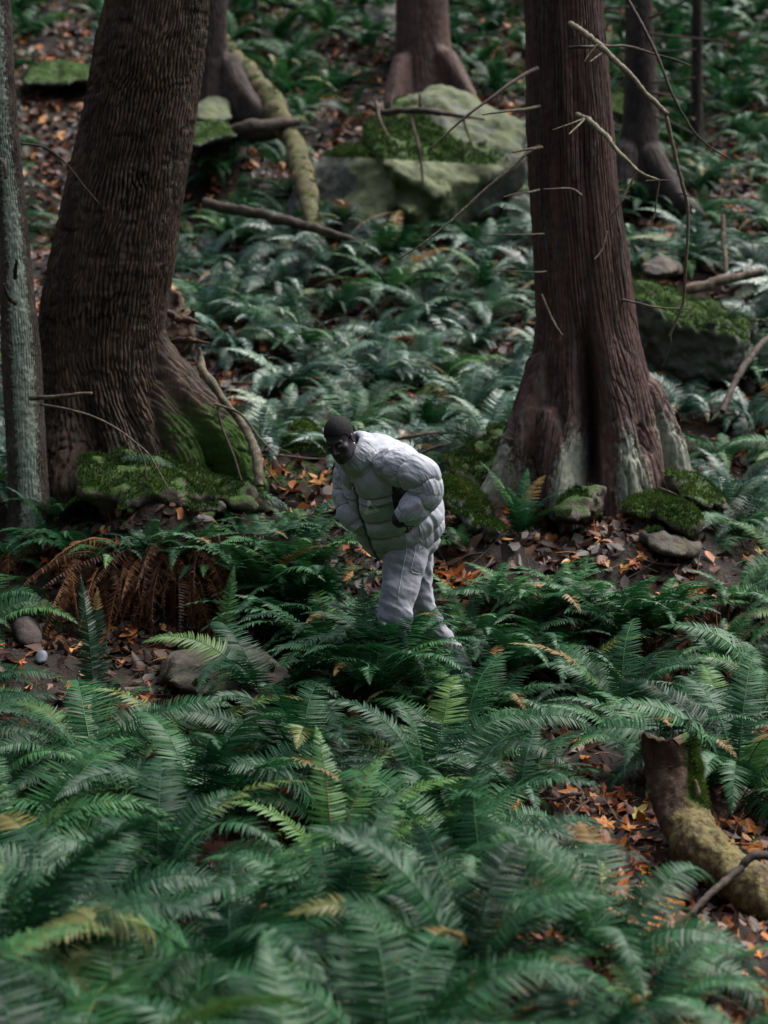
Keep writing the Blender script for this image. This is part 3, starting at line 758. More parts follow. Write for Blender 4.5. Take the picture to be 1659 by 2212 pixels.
c3 = lambda x, y, d: P(x*.46+398, y*.46, d)
BA = [c3(1210, 375, 22.3), c3(1330, 425, 22.0), c3(1480, 505, 21.9), c3(1590, 615, 21.6), c3(1600, 690, 21.4), c3(1590, 765, 21.1), c3(1400, 800, 20.8), c3(1300, 862, 20.5), c3(1190, 942, 20.3), c3(1070, 850, 20.35),
      c3(955, 800, 20.5), c3(890, 700, 20.7), c3(860, 630, 21.2), c3(900, 560, 21.6), c3(1000, 475, 22.0), c3(1100, 425, 22.2), c3(1210, 440, 23.6), c3(900, 600, 23.2), c3(1590, 680, 23.3)]
BA += [c3(955, 900, 20.7), c3(1190, 1060, 20.6), c3(1400, 940, 21.1), c3(1590, 870, 21.4), c3(880, 800, 20.9)]
BB = [c3(640, 745, 21.4), c3(700, 720, 21.6), c3(870, 690, 20.9), c3(940, 790, 20.6), c3(1100, 850, 20.75), c3(1010, 950, 20.5), c3(860, 1090, 20.3), c3(930, 1140, 20.35), c3(590, 900, 21.1), c3(590, 1080, 20.8), c3(640, 1200, 20.6), c3(860, 1220, 20.3),
      c3(700, 780, 22.8), c3(1100, 900, 22.8), c3(620, 1150, 22.4)]
BC = [c3(1060, 880, 20.65), c3(1190, 950, 20.6), c3(1400, 830, 21.2), c3(1590, 775, 21.5), c3(1560, 850, 21.5), c3(1460, 1040, 21.3), c3(1360, 1140, 21.1), c3(1230, 1150, 20.9), c3(1100, 1080, 20.5), c3(960, 960, 20.5), c3(1060, 1000, 20.3), c3(1150, 1180, 20.7),
      c3(1100, 900, 22.6), c3(1560, 800, 23), c3(1400, 1100, 22.8)]
BE = [c3(880, 715, 20.85), c3(955, 815, 20.6), c3(1190, 955, 20.5), c3(1400, 810, 21.0), c3(1590, 775, 21.3), c3(1080, 1010, 20.55), c3(1230, 1040, 20.75), c3(1420, 960, 21.2), c3(1000, 1180, 20.6), c3(1300, 1180, 21.1), c3(1520, 900, 21.4), c3(900, 760, 22.8), c3(1560, 800, 23), c3(1200, 1100, 22.8)]
BD = [c3(600, 760, 21.5), c3(560, 830, 21.2), c3(470, 1000, 21.0), c3(480, 1150, 20.8), c3(620, 1170, 20.7), c3(650, 800, 21.2), c3(600, 800, 22.5), c3(500, 1100, 22.3)]
def b_moss(V, N):
    px, py = proj(V)
    cx, cy = (px-398)/.46, py/.46
    inA = smooth(.15, .45, N[:, 2])
    m = np.where((cy < 745+.05*(cx-900)) & (cx < 1600), .74, .12)*smooth(.0, .3, N[:, 2])+.22*fbm(V*1.6, 3)
    # bare pale ridge on the upper right
    rid = smooth(0, 60, (cx-1190)*.62-(cy-520)*.80+70)
    m = m*(1-.85*rid)+.52*inA*np.exp(-((cx-1450)/150)**2-((cy-715)/75)**2)
    return m
def b_lich(V, N):
    px, py = proj(V); cx, cy = (px-398)/.46, py/.46
    l = .3+.35*smooth(-.1, .5, N[:, 2])+.5*np.exp(-((cx-1130)/260)**2-((cy-880)/170)**2)+.25*fbm(V*1.3+2, 3)
    return l*(.45+.55*smooth(650, 950, cx))
BO = rock('boulder', [BA, BB, BC, BD, BE], 'huge angular boulder with a mossy top and pale greenish faces', 'boulder', 'rock', .03, .06, .03, b_moss, b_lich, 16000, 1, tuftlen=.03)

def simple_rock(name, pxs, d0, d1, label, cat='rock', mat='rock_brown', amp=.03, moss=.6, lich=.2, vox=.02, tufts=4000, seed=0, extra=(), **kw):
    """pxs: picture outline points of the visible rock (px, py, d offset)"""
    pts = [P(x, y, d0+dd) for x, y, dd in pxs]+[P(x, y, d1) for x, y, dd in pxs]+[P(*e) for e in extra]
    return rock(name, [pts], label, cat, mat, vox, amp, kw.get('soft', .02), lambda V, N: moss*smooth(.0, .75, N[:, 2]), lambda V, N: np.full(len(V), lich), tufts, seed, kw.get('freq', 4))

simple_rock('rock', [(425, 225, .3), (450, 208, .3), (492, 218, .3), (500, 250, 0), (480, 262, -.1), (425, 262, -.1), (400, 240, .2)], 21.8, 22.6, 'pale rounded stone at the foot of the black-barked tree', mat='rock', lich=.6, moss=.1, tufts=0, amp=.02, seed=1)
simple_rock('rock', [(400, 268, .2), (430, 255, .3), (480, 262, .2), (500, 290, 0), (430, 310, -.2), (395, 300, -.1)], 21.4, 22.2, 'low green mossy rock under the pale rounded stone', mat='rock', moss=.7, tufts=2500, seed=2)
simple_rock('rock', [(790, 20, .3), (830, 8, .4), (880, 20, .4), (890, 60, 0), (860, 72, -.1), (800, 62, 0)], 28.5, 30, 'grey rock high on the slope beside the broad brown tree', mat='rock', moss=.2, tufts=0, seed=3, amp=.05)
simple_rock('mossy_rock', [(1368, 625, .3), (1400, 612, .5), (1480, 640, .5), (1560, 672, .4), (1622, 712, .3), (1620, 735, .05), (1560, 725, -.1), (1480, 690, -.15), (1390, 655, -.1), (1368, 645, -.1)], 16.9, 18.0,
            'long slab of rock capped with bright green moss', mat='rock', moss=1.0, tufts=14000, seed=4, amp=.06,
            extra=[(1385, 760, 17.1), (1500, 830, 16.9), (1610, 830, 17.0), (1400, 800, 17.6), (1600, 780, 17.8), (1370, 730, 17.2)])
simple_rock('mossy_rock', [(1000, 965, .1), (1035, 948, .3), (1075, 938, .4), (1100, 950, .35), (1102, 1000, .05), (1070, 1062, -.15), (1020, 1062, -.15), (985, 1025, -.1), (972, 990, 0)], 14.05, 14.9,
            'rounded rock with moss over its top left of the cedar', moss=.62, mat='rock', tufts=7000, seed=5, amp=.06, lich=.6)
simple_rock('rock', [(1392, 1080, .25), (1420, 1068, .4), (1462, 1080, .4), (1500, 1105, .3), (1512, 1125, .1), (1500, 1158, -.05), (1470, 1150, -.1), (1430, 1138, -.05), (1388, 1112, .0), (1352, 1108, .1), (1350, 1092, .2)], 13.0, 13.7,
            'flat mossy ledge stone just below the cedar roots', moss=.85, mat='rock_brown', tufts=8000, seed=6, amp=.045, lich=.3)
simple_rock('rock', [(1395, 1150, .1), (1450, 1160, .1), (1510, 1185, .1), (1500, 1215, -.1), (1440, 1200, -.1), (1390, 1175, 0)], 12.8, 13.3, 'broken grey bedrock under the flat mossy ledge stone', moss=.35, mat='rock_brown', tufts=1500, seed=7, amp=.04)
simple_rock('rock', [(1450, 1030, .1), (1500, 1035, .2), (1545, 1060, .2), (1560, 1090, 0), (1500, 1085, -.1), (1455, 1060, -.1)], 13.6, 14.1, 'low moss-patched rock right of the cedar', moss=.6, mat='rock_brown', tufts=3000, seed=17, amp=.04)
simple_rock('mossy_rock', [(598, 960, .1), (625, 935, .2), (665, 918, .3), (695, 935, .3), (700, 955, .05), (660, 985, -.1), (610, 990, -.1)], 14.6, 15.1, 'small moss cushion rock left of the crouching person', moss=.8, mat='rock', tufts=5000, seed=8, amp=.06)
simple_rock('mossy_rock', [(955, 1042, .2), (985, 1035, .25), (1015, 1062, .2), (1045, 1095, .1), (1062, 1135, -.1), (1030, 1140, -.1), (985, 1110, -.1), (950, 1080, 0)], 13.1, 13.5, 'narrow ridge of bright moss behind the puffer jacket', moss=.95, mat='rock', tufts=8000, seed=9, amp=.07)
simple_rock('rock', [(370, 1415, .15), (420, 1395, .3), (500, 1388, .4), (560, 1400, .4), (600, 1430, .3), (640, 1468, .1), (620, 1500, -.1), (520, 1520, -.3), (420, 1500, -.3), (350, 1470, -.1)], 10.9, 11.9, 'broad smooth brown rock among the ferns', moss=.33, mat='rock_brown', tufts=1500, seed=10, amp=.025, lich=.35)
simple_rock('rock', [(25, 1345, .1), (45, 1325, .15), (70, 1328, .2), (92, 1355, .2), (95, 1385, 0), (60, 1402, -.1), (30, 1385, -.05)], 11.9, 12.3, 'dark wet rounded rock in bare soil', moss=0, mat='bark_dark', tufts=0, seed=11, amp=.015, lich=0)
simple_rock('pebble', [(78, 1412, .02), (92, 1402, .04), (103, 1410, .05), (100, 1428, 0), (82, 1434, -.02), (74, 1425, 0)], 11.65, 11.73, 'small pale blue-grey pebble on bare soil', 'pebble', moss=0, mat='rock_pale', tufts=0, seed=12, amp=.003, vox=.006, soft=.008)
simple_rock('mossy_rock', [(180, 985, .2), (260, 962, .3), (360, 965, .35), (440, 985, .3), (520, 1030, .2), (540, 1085, 0), (450, 1095, -.2), (300, 1085, -.25), (180, 1060, -.1)], 13.15, 13.9, 'dark mossy ledge in front of the huge leaning tree', moss=.62, mat='rock_brown', tufts=14000, seed=13, amp=.11, freq=1.8)
simple_rock('rock', [(1212, 1070, .1), (1240, 1045, .2), (1290, 1050, .2), (1300, 1100, 0), (1250, 1125, -.1), (1200, 1110, -.05)], 13.3, 13.8, 'grey-green rock against the front of the cedar base', moss=.5, mat='rock_brown', tufts=1800, seed=14, amp=.05)
simple_rock('rock', [(1390, 575, .1), (1430, 555, .2), (1465, 565, .2), (1470, 590, 0), (1400, 600, -.1)], 18.4, 19.1, 'small dark rock above the green-capped slab', moss=.2, mat='rock_brown', tufts=0, seed=15)
simple_rock('rock', [(1090, 440, .2), (1130, 420, .3), (1165, 440, .2), (1165, 500, 0), (1100, 500, -.1)], 20.8, 21.5, 'grey block wedged between boulder and cedar', moss=.1, mat='rock', tufts=0, seed=16)
simple_rock('mossy_rock', [(60, 150, .2), (120, 135, .4), (200, 140, .4), (220, 165, .1), (150, 180, -.2), (60, 172, -.1)], 26, 27, 'long dark green mossy hump high on the left slope', moss=.75, mat='rock', tufts=3000, seed=18, amp=.05)
simple_rock('mossy_rock', [(1300, 205, .2), (1325, 195, .4), (1352, 200, .4), (1352, 245, .0), (1300, 240, -.1)], 23.5, 24.3, 'bright mossy rock glimpsed right of the cedar trunk', moss=.9, mat='rock', tufts=2500, seed=19)

def log(name, pts, rad, label, cat='log', mat='wood_rotten', n=90, m=28, rough=.2, seed=0, moss=0.0, lich=.2, tufts=0, flat=0):
    q = [P(*a) for a in pts]
    V, Q = tube(q, rad, n, m, rough, seed)
    N = vnormals(V, Q)
    loc = V.mean(0)
    mo = moss*smooth(-.1, .7, N[:, 2])
    o = link(name, mkmesh(name, V-loc, Q, attrs={'moss': mo, 'lich': np.full(len(V), lich)*smooth(-.4, .5, N[:, 2])}), MAT[mat], label=label, cat=cat, loc=loc)
    if tufts: moss_part(o, V-loc, N, mo, tufts, seed)
    return o
log('fallen_log', [(440, 438, 20.2), (520, 455, 20.0), (582, 469, 19.8), (640, 484, 19.6), (700, 500, 19.4), (789, 527, 19.2)], [.045, .05, .05, .045, .04, .02], 'thin dark fallen pole slanting down in front of the boulder', mat='branch_dark', rough=.25, seed=1, lich=.3)
log('fallen_log', [(470, 296, 21.6), (500, 283, 21.5), (545, 275, 21.5), (600, 268, 21.6), (646, 262, 21.7)], [.06, .07, .065, .06, .04], 'short dark log below the black-barked tree', mat='branch_dark', rough=.25, seed=2)
log('fallen_log', [(478, 90, 24.0), (500, 125, 23.5), (550, 182, 22.6), (600, 250, 22.0), (628, 300, 21.6), (645, 350, 21.1), (660, 410, 20.6), (672, 460, 20.2), (684, 500, 19.9)], [.12, .13, .13, .12, .10, .11, .10, .09, .09], 'long yellowish rotting log lying downhill left of the boulder', mat='wood_yellow', rough=.13, seed=3, moss=.45, lich=.4, n=160, tufts=1500)
bb = log('broken_branch', [(431, 752, 13.7), (433, 775, 13.7), (437, 800, 13.65), (458, 828, 13.6), (482, 862, 13.55), (515, 905, 13.5), (540, 945, 13.4), (555, 985, 13.3), (560, 1050, 13.2)], [.010, .022, .028, .027, .025, .024, .030, .032, .030], 'snapped pale branch leaning beside the mossy buttress root', 'branch', 'branch', rough=.2, seed=4, n=120, m=14, lich=.5)
log('fallen_branch', [(470, 880, 13.5), (482, 930, 13.4), (505, 985, 13.3), (522, 1040, 13.2)], [.010, .009, .009, .007], 'thin bare reddish stick leaning left of the snapped pale branch', 'stick', 'branch_dark', rough=.15, seed=5, n=40, m=8, lich=0)
log('fallen_branch', [(462, 872, 13.5), (520, 895, 13.45), (560, 945, 13.4), (600, 985, 13.3)], [.008, .008, .007, .004], 'thin curved stick crossing the snapped pale branch', 'stick', 'branch', rough=.15, seed=6, n=40, m=8)
log('fallen_log', [(848, 951, 14.1), (880, 945, 14.1), (912, 938, 14.1), (945, 934, 14.15)], [.006, .013, .013, .005], 'pale brown stick of wood behind the collar of the jacket', 'stick', 'branch', rough=.2, seed=7, n=40, m=12, lich=.1)
log('fallen_log', [(900, 985, 13.9), (935, 968, 13.95), (975, 958, 14.0)], [.005, .013, .005], 'short dark stick just behind the bent back', 'stick', 'branch_dark', rough=.25, seed=8, n=30, m=12)
log('fallen_log', [(1480, 625, 18.2), (1540, 612, 18.3), (1600, 596, 18.4), (1650, 588, 18.4)], [.04, .045, .04, .03], 'grey-brown log above the green-capped slab', mat='branch', rough=.2, seed=9)
log('fallen_log', [(1560, 890, 15.4), (1590, 820, 15.7), (1630, 760, 16.0), (1665, 725, 16.3)], [.022, .026, .026, .022], 'purplish bare branch rising at the right edge', 'branch', 'branch_dark', rough=.2, seed=10)
log('dead_sapling', [(1561, 465, 19.5), (1563, 510, 19.4), (1566, 560, 19.2), (1570, 620, 19.0)], [.02, .022, .022, .025], 'short upright grey stick on the right slope', 'stick', 'branch', rough=.2, seed=11, n=40, m=8)
fb = log('hanging_branch', [(790, 226, 20.2), (803, 230, 20.1), (830, 243, 20.0), (881, 239, 19.9), (940, 243, 19.8), (990, 250, 19.8), (1047, 258, 19.8)], [.012, .03, .034, .030, .028, .02, .008], 'dark dead branch propped across the front of the boulder', 'branch', 'branch_dark', rough=.2, seed=12, n=70, m=10)
for k, (pts, r0, r1, mt) in enumerate([([(812, 220, 20), (822, 262, 19.9), (840, 296, 19.8)], .022, .012, 'branch'), ([(885, 242, 19.9), (893, 275, 19.8), (904, 313, 19.7), (910, 355, 19.7), (914, 402, 19.7)], .02, .010, 'branch'),
     ([(1001, 256, 19.8), (1009, 285, 19.8), (1024, 322, 19.8)], .014, .008, 'branch'), ([(845, 240, 20), (845, 200, 20.1), (850, 180, 20.1)], .015, .005, 'branch_dark'), ([(908, 240, 19.9), (908, 220, 19.9), (906, 203, 19.9)], .018, .010, 'branch_dark')]):
    V, Q = tube([P(*a) for a in pts], np.linspace(r0, r1, len(pts)), 24, 8, .2, k)
    link('twig', mkmesh('twig', V-np.array(fb.location), Q, attrs={'lich': np.full(len(V), .2)}), MAT[mt], fb)

# rotten log end behind the leaning tree
q = [P(340, 690, 15.2), P(372, 690, 15.1), P(400, 695, 15.0), P(418, 705, 14.9)]
def rot(V, N): return smooth(.5, .9, N[:, 2])*.3
rock('rotten_log', [[P(345, 625, 15.4), P(372, 618, 15.2), P(395, 650, 15.1), P(418, 680, 14.9), P(420, 720, 14.8), P(405, 755, 14.8), P(360, 775, 14.9), P(340, 700, 15.0), P(345, 640, 15.9), P(400, 740, 15.6)]],
     'crumbling red-brown rotten log behind the leaning tree', 'log', 'wood_rotten', .016, .05, .015, rot, None, 0, 21, freq=5)
for k, (pts, r0) in enumerate([([(350, 668, 14.9), (395, 690, 14.75), (430, 698, 14.7)], .02), ([(350, 742, 14.8), (400, 735, 14.7), (450, 742, 14.6)], .018)]):
    log('wood_splinter', [(a, b, c) for a, b, c in pts], [r0, r0*1.2, r0*.4], ['upper splinter of rotten wood sticking out behind the leaning tree', 'lower splinter of rotten wood sticking out behind the leaning tree'][k], 'wood', rough=.4, seed=30+k, n=40, m=10)

# mossy broken log, lower right
LR0 = [(1438, 1600, 9.5), (1446, 1650, 9.5), (1455, 1720, 9.42), (1475, 1790, 9.3), (1525, 1850, 9.1), (1590, 1910, 8.95), (1680, 1985, 9.3), (1760, 2040, 8.7)]
LR = [(1440, 1598, 9.5), (1448, 1660, 9.5), (1460, 1720, 9.42), (1482, 1780, 9.3), (1525, 1838, 9.15), (1585, 1888, 9.0), (1660, 1945, 8.85), (1760, 2015, 8.7)]
q = [P(*a) for a in LR]
V, Q = tube(q, [.125, .118, .115, .122, .120, .112, .112, .11], 200, 72, .05, 41)
N = vnormals(V, Q); px, py = proj(V)
V = V + N*(.014*fbm(V*5+5, 3)+.012*fbm(V*np.array([22, 22, 9])+5, 4))[:, None]
VV = V.reshape(200, 72, 3) if len(V) == 14400 else V[:14400].reshape(200, 72, 3)
ax_ = nrm0(VV[0].mean(0)-VV[14].mean(0)); jag = np.array([vnoise(np.array([[math.cos(t)*2.2, math.sin(t)*2.2, 5.]]))[0]*.03+vnoise(np.array([[math.cos(t)*5, math.sin(t)*5, 9.]]))[0]*.02+.05*math.sin(t+1) for t in np.linspace(0, 2*np.pi, 72, endpoint=False)])
VV[:14] += ax_[None, None]*jag[None, :, None]*np.linspace(1, 0, 14)[:, None, None]
loc = V.mean(0)
# upper half bare brown bark left, lichen wood below
lichv = smooth(1700, 1800, py+(px-1450)*1.1)*(.6+.35*fbm(V*4, 2))
mossv = smooth(1455, 1500, px)*(1-smooth(1700, 1790, py))*.8*smooth(-.3, .3, N[:, 2]+N[:, 0])+.22*smooth(.3, .8, N[:, 2])*smooth(1750, 1850, py)
lo = link('mossy_log', mkmesh('mossy_log', V-loc, Q, attrs={'moss': mossv, 'lich': lichv}), MAT['wood_rotten'], label='thick bent broken log with yellow lichen and a mossy splintered end', cat='log', loc=loc)
moss_part(lo, V-loc, N, mossv, 5000, 41, .02)
V2, Q2 = tube([P(1500, 1745, 9.32), P(1503, 1712, 9.3), P(1502, 1685, 9.3)], [.025, .018, .006], 20, 10, .25, 2)
link('splinter', mkmesh('splinter', V2-loc, Q2, attrs={'lich': np.full(len(V2), .1)}), MAT['branch'], lo)
log('fallen_branch', [(1600, 1875, 8.75), (1540, 1925, 8.6), (1500, 1965, 8.5), (1470, 2010, 8.4), (1465, 2060, 8.3)], [.018, .016, .013, .01, .006], 'black forked stick lying over the thick bent log', 'stick', 'branch_dark', rough=.2, seed=43, n=60, m=10)
log('fallen_branch', [(1670, 1850, 8.8), (1630, 1850, 8.77), (1600, 1875, 8.75)], [.02, .018, .016], 'stout black stick end at the right edge over the bent log', 'stick', 'branch_dark', rough=.2, seed=44, n=30, m=10)
log('fallen_log', [(1200, 2010, 8.0), (1280, 2050, 7.9), (1340, 2090, 7.8), (1420, 2120, 7.7)], [.035, .04, .038, .03], 'half buried brown root across the leaf litter', 'root', 'wood_rotten', rough=.25, seed=45)
log('fallen_log', [(1390, 2150, 7.45), (1480, 2140, 7.45), (1570, 2130, 7.45), (1640, 2150, 7.45)], [.03, .045, .05, .04], 'blurred pale rotten log in the bottom right corner', 'log', 'wood_yellow', rough=.3, seed=46)

# thin bare sticks lying about on the litter
STICKS = []
rk = np.random.default_rng(99)
ZONES = [(640, 1000, 90, 70, 9), (900, 940, 80, 30, 5), (1010, 1220, 70, 40, 4), (620, 360, 90, 120, 7), (1480, 480, 150, 80, 8), (1560, 1180, 90, 60, 4), (540, 880, 60, 60, 5), (100, 110, 80, 60, 3), (1290, 1830, 180, 120, 8), (720, 160, 140, 90, 6), (1080, 80, 100, 60, 4), (1560, 250, 80, 180, 6), (1430, 1250, 90, 40, 3)]
for zx, zy, zrx, zry, zn in ZONES:
    for j in range(zn):
        cx_, cy_ = zx+zrx*rk.uniform(-1, 1), zy+zry*rk.uniform(-1, 1)
        p = G(cx_, cy_, .03); ln = rk.uniform(.18, .45)*(1+.04*(p[1]-9)); a_ = rk.uniform(0, 6.28); el = rk.uniform(-.05, .5)
        D = np.array([math.cos(a_), math.sin(a_)*.6, 0]); q = []
        for t in np.linspace(-.5, .5, 5):
            w_ = p+D*ln*t+np.array([0, 0, 1])*0; w_[2] = ground(w_[0], w_[1])+.03+max(0, t+.1)*ln*el+.02*rk.random(); q.append(w_)
        r0 = rk.uniform(.004, .012)*(1+.04*(p[1]-9))
        V, Q = tube(q, np.linspace(r0, r0*.35, 5), 24, 6, .25, j+zx)
        mt = 'branch' if rk.random() < .4 else 'branch_dark'
        STICKS.append((link('fallen_stick', mkmesh('fallen_stick', V-p, Q, attrs={'lich': np.full(len(V), .15), 'moss': np.zeros(len(V))}), MAT[mt], loc=p), p, 'pale' if mt == 'branch' else 'dark'))
# ------------------------------------------------------------------ fallen leaves
def leaf_outline(r, lobes=5):
    out = []
    tips = np.array([-2.35, -1.15, 0, 1.15, 2.35]) + r.normal(0, .06, 5)
    ln = np.array([.62, .9, 1.0, .9, .62])*r.uniform(.85, 1.1, 5)
    for k in range(5):
        a, l = tips[k], ln[k]
        out += [(a-.26, l*.62), (a-.13, l*.78), (a-.05, l*.8), (a, l), (a+.05, l*.8), (a+.13, l*.78), (a+.26, l*.62)]
        if k < 4: out.append(((a+tips[k+1])/2, .34))
    out += [(2.95, .12), (3.33, .12)]
    return np.array([(math.sin(a)*l, math.cos(a)*l) for a, l in out])

def maple(seed):
    r = np.random.default_rng(seed)
    o = leaf_outline(r)
    if len(o) % 2: o = np.concatenate([o, o[-1:]*1.0+.001])
    rings = [o*f for f in (.02, .5, 1.0)]
    V = np.concatenate([np.concatenate([q, np.zeros((len(q), 1))], 1) for q in rings])
    rad = np.hypot(V[:, 0], V[:, 1]); an = np.arctan2(V[:, 0], V[:, 1])
    c1, c2 = r.uniform(-.1, .55), r.uniform(-.3, .4)
    V[:, 2] = c1*V[:, 0]**2*1.2 + c2*V[:, 1]**2 + .12*rad*np.cos(an*5.4+r.uniform(0, 6))*r.uniform(.5, 1.4) + .1*rad**2*np.sin(an*2+r.uniform(0, 6))
    Q = gridq(3, len(o), True)
    # stalk
    s0 = len(V)
    V = np.concatenate([V, [[-.018, -.05, .01], [.018, -.05, .01], [.03, -.55, .12*c1+.05], [.01, -.55, .12*c1+.05]]])
    Q = np.concatenate([Q, [[s0, s0+1, s0+2, s0+3]]])
    return V, Q

MV = [maple(k) for k in range(12)]
MAPLE = [mkmesh('maple_leaf', V, Q, attrs={'tint': np.full(len(V), .38)}) for V, Q in MV]
LEAVES = []
def put_leaf(px, py, size, hue, seed, lift=.02, at=None):
    r = np.random.default_rng(seed+900)
    p = G(px, py, lift) if at is None else np.array(at)
    k = int(r.integers(12))
    me = MAPLE[k] if hue is None else leaf_hue(k, hue)
    o = link('maple_leaf', me, MAT['maple'], loc=p)
    tilt = R(28)+r.normal(0, .25)       # lies on the slope, face up and towards the viewer
    o.rotation_euler = (Matrix.Rotation(tilt, 4, 'X') @ Matrix.Rotation(r.normal(0, .3), 4, 'Y') @ Matrix.Rotation(r.uniform(0, 6.28), 4, 'Z')).to_euler()
    size *= 1.22
    o.scale = (size,)*3
    LEAVES.append((o, p, size, hue))
_lh = {}
def leaf_hue(k, h):
    key = (k, round(h, 1))
    if key not in _lh:
        V, Q = MV[k]; _lh[key] = mkmesh('maple_leaf', V, Q, attrs={'tint': np.full(len(V), key[1])})
    return _lh[key]

LP = [ # px, py, size(m), hue (.1 red-brown .3 orange .6 yellow-orange .8 tan 1 yellow)
 (205, 1333, .085, .3), (230, 1362, .075, .4), (215, 1345, .06, .3), (148, 1228, .07, .5), (140, 1310, .045, .7), (20, 1330, .08, .2), (95, 1315, .05, .8), (252, 1372, .05, .6), (118, 1290, .05, .4),
 (165, 1280, .07, .5), (45, 1445, .06, .6), (285, 1400, .04, .3), (180, 1510, .05, .3), (150, 1495, .05, .2), (240, 1262, .04, .4), (100, 1225, .05, .3), (318, 1258, .04, .5),
 (395, 1875, .055, .3), (628, 958, .08, .6), (652, 985, .07, .2), (600, 948, .05, .3), (690, 945, .07, .6), (560, 918, .05, .3), (575, 925, .05, .7), (632, 895, .05, .5), (665, 878, .04, .5),
 (690, 1050, .09, .2), (670, 1080, .08, .1), (702, 1092, .08, .2), (655, 1040, .06, .5), (700, 1035, .06, .4), (640, 1010, .05, .8), (720, 1065, .07, .3), (610, 905, .05, .8), (520, 838, .05, .3), (545, 840, .05, .3), (560, 862, .04, .8), (570, 830, .04, .7),
 (885, 905, .06, .3), (905, 918, .05, .2), (940, 905, .05, .5), (1005, 940, .05, .5), (1010, 955, .05, .6), (868, 928, .05, .8), (1001, 975, .06, .5), (955, 960, .05, .6),
 (975, 1068, .07, .3), (1045, 1088, .08, .3), (1070, 1090, .07, .2), (1090, 1102, .07, .3), (1105, 1110, .07, .2), (1080, 1075, .06, .4), (1120, 1095, .05, .3), (1050, 1072, .05, .2), (1010, 1118, .09, 1.0), (985, 1132, .09, 1.0), (1000, 1105, .05, .8),
 (975, 1190, .06, .4), (950, 1200, .06, .3), (985, 1180, .05, .6), (978, 1250, .10, .3), (1000, 1265, .09, .3), (960, 1235, .06, .7), (1010, 1280, .07, .2), (965, 1275, .06, .2), (1030, 1148, .04, .6),
 (1190, 1065, .06, .2), (1175, 1020, .06, .2), (1300, 1172, .05, .5), (1330, 1190, .04, .3), (1390, 1218, .07, .5), (1370, 1230, .08, .5), (1345, 1240, .06, .4), (1280, 1215, .06, .3), (1310, 1222, .05, .7),
 (1505, 1290, .09, .3), (1520, 1280, .07, .4), (1490, 1305, .06, .3), (1540, 1310, .05, .6), (1455, 1335, .06, .8), (1470, 1325, .05, .8), (1640, 1200, .07, .6), (1625, 1180, .06, .7), (1650, 1225, .07, .9), (1560, 1360, .06, .3), (1600, 1340, .05, .5),
 (1175, 1420, .07, .2), (1190, 1400, .06, .3), (1165, 1440, .05, .3), (1255, 1380, .05, .4), (960, 1700, .09, .8), (985, 1690, .07, .7), (940, 1655, .06, .5), (900, 1690, .06, .3), (870, 1660, .05, .5), (840, 1640, .05, .6), (1000, 1720, .05, .3), (915, 1640, .04, .7),
 (1240, 1720, .09, .3), (1300, 1735, .08, .3), (1265, 1760, .07, .2), (1330, 1760, .08, .4), (1345, 1715, .07, .2), (1220, 1690, .06, .8), (1310, 1790, .07, .2), (1375, 1770, .07, .6), (1270, 1800, .06, .3), (1355, 1800, .08, .1), (1395, 1705, .08, .3), (1410, 1740, .07, .5),
 (1310, 1835, .10, .3), (1335, 1855, .09, .2), (1290, 1860, .07, .4), (1250, 1850, .05, .6), (1385, 1830, .08, .2), (1405, 1850, .06, .7), (1175, 1800, .06, .6), (1155, 1890, .10, .4), (1180, 1905, .10, .5), (1145, 1930, .09, .3), (1170, 1955, .09, .8), (1205, 1965, .10, .3), (1185, 1985, .08, .8), (1110, 1910, .07, .3),
 (1260, 1905, .06, .8), (1290, 1935, .07, .9), (1320, 1945, .05, .3), (1345, 1910, .06, .2), (1370, 1880, .09, .1), (1330, 1960, .08, .3), (1385, 1935, .07, .4), (1420, 1905, .06, .2), (1240, 1990, .06, .6), (1400, 1990, .10, .3), (1440, 1985, .10, .4), (1420, 2020, .10, .3), (1370, 2010, .08, .6), (1385, 2040, .09, .3), (1460, 1960, .07, .5), (1350, 2050, .10, 1.0), (1330, 2030, .07, 1.0),
 (1300, 2070, .08, .2), (1410, 2080, .08, .2), (1440, 2110, .08, .3), (1510, 1930, .06, .3), (1560, 2010, .05, .5), (1600, 1790, .07, .3), (1625, 1800, .06, .3), (1560, 1770, .05, .7), (1640, 1830, .06, .8), (1580, 1835, .06, .9), (1545, 1790, .05, .3), (1010, 2160, .08, .2), (990, 2120, .07, .3), (1640, 2080, .07, .2),
 (330, 95, .09, .2), (140, 45, .09, .3), (100, 70, .1, .2), (110, 155, .1, .3), (610, 305, .08, .2), (540, 330, .08, .3), (425, 545, .08, .2), (440, 570, .07, .3), (720, 120, .09, .6), (960, 60, .09, .5), (1100, 165, .1, .3), (1140, 60, .1, .6), (760, 90, .09, .3), (1115, 145, .09, .9),
 (1010, 735, .06, .2), (1540, 505, .07, .5), (1580, 500, .07, .3), (1500, 510, .06, .6), (1560, 540, .06, .3), (1450, 620, .05, .7), (1620, 480, .07, .2), (1500, 575, .06, .2), (1590, 880, .06, .3), (1610, 865, .05, .5), (1640, 545, .06, .3),
]
for k, a in enumerate(LP): put_leaf(*a, k)

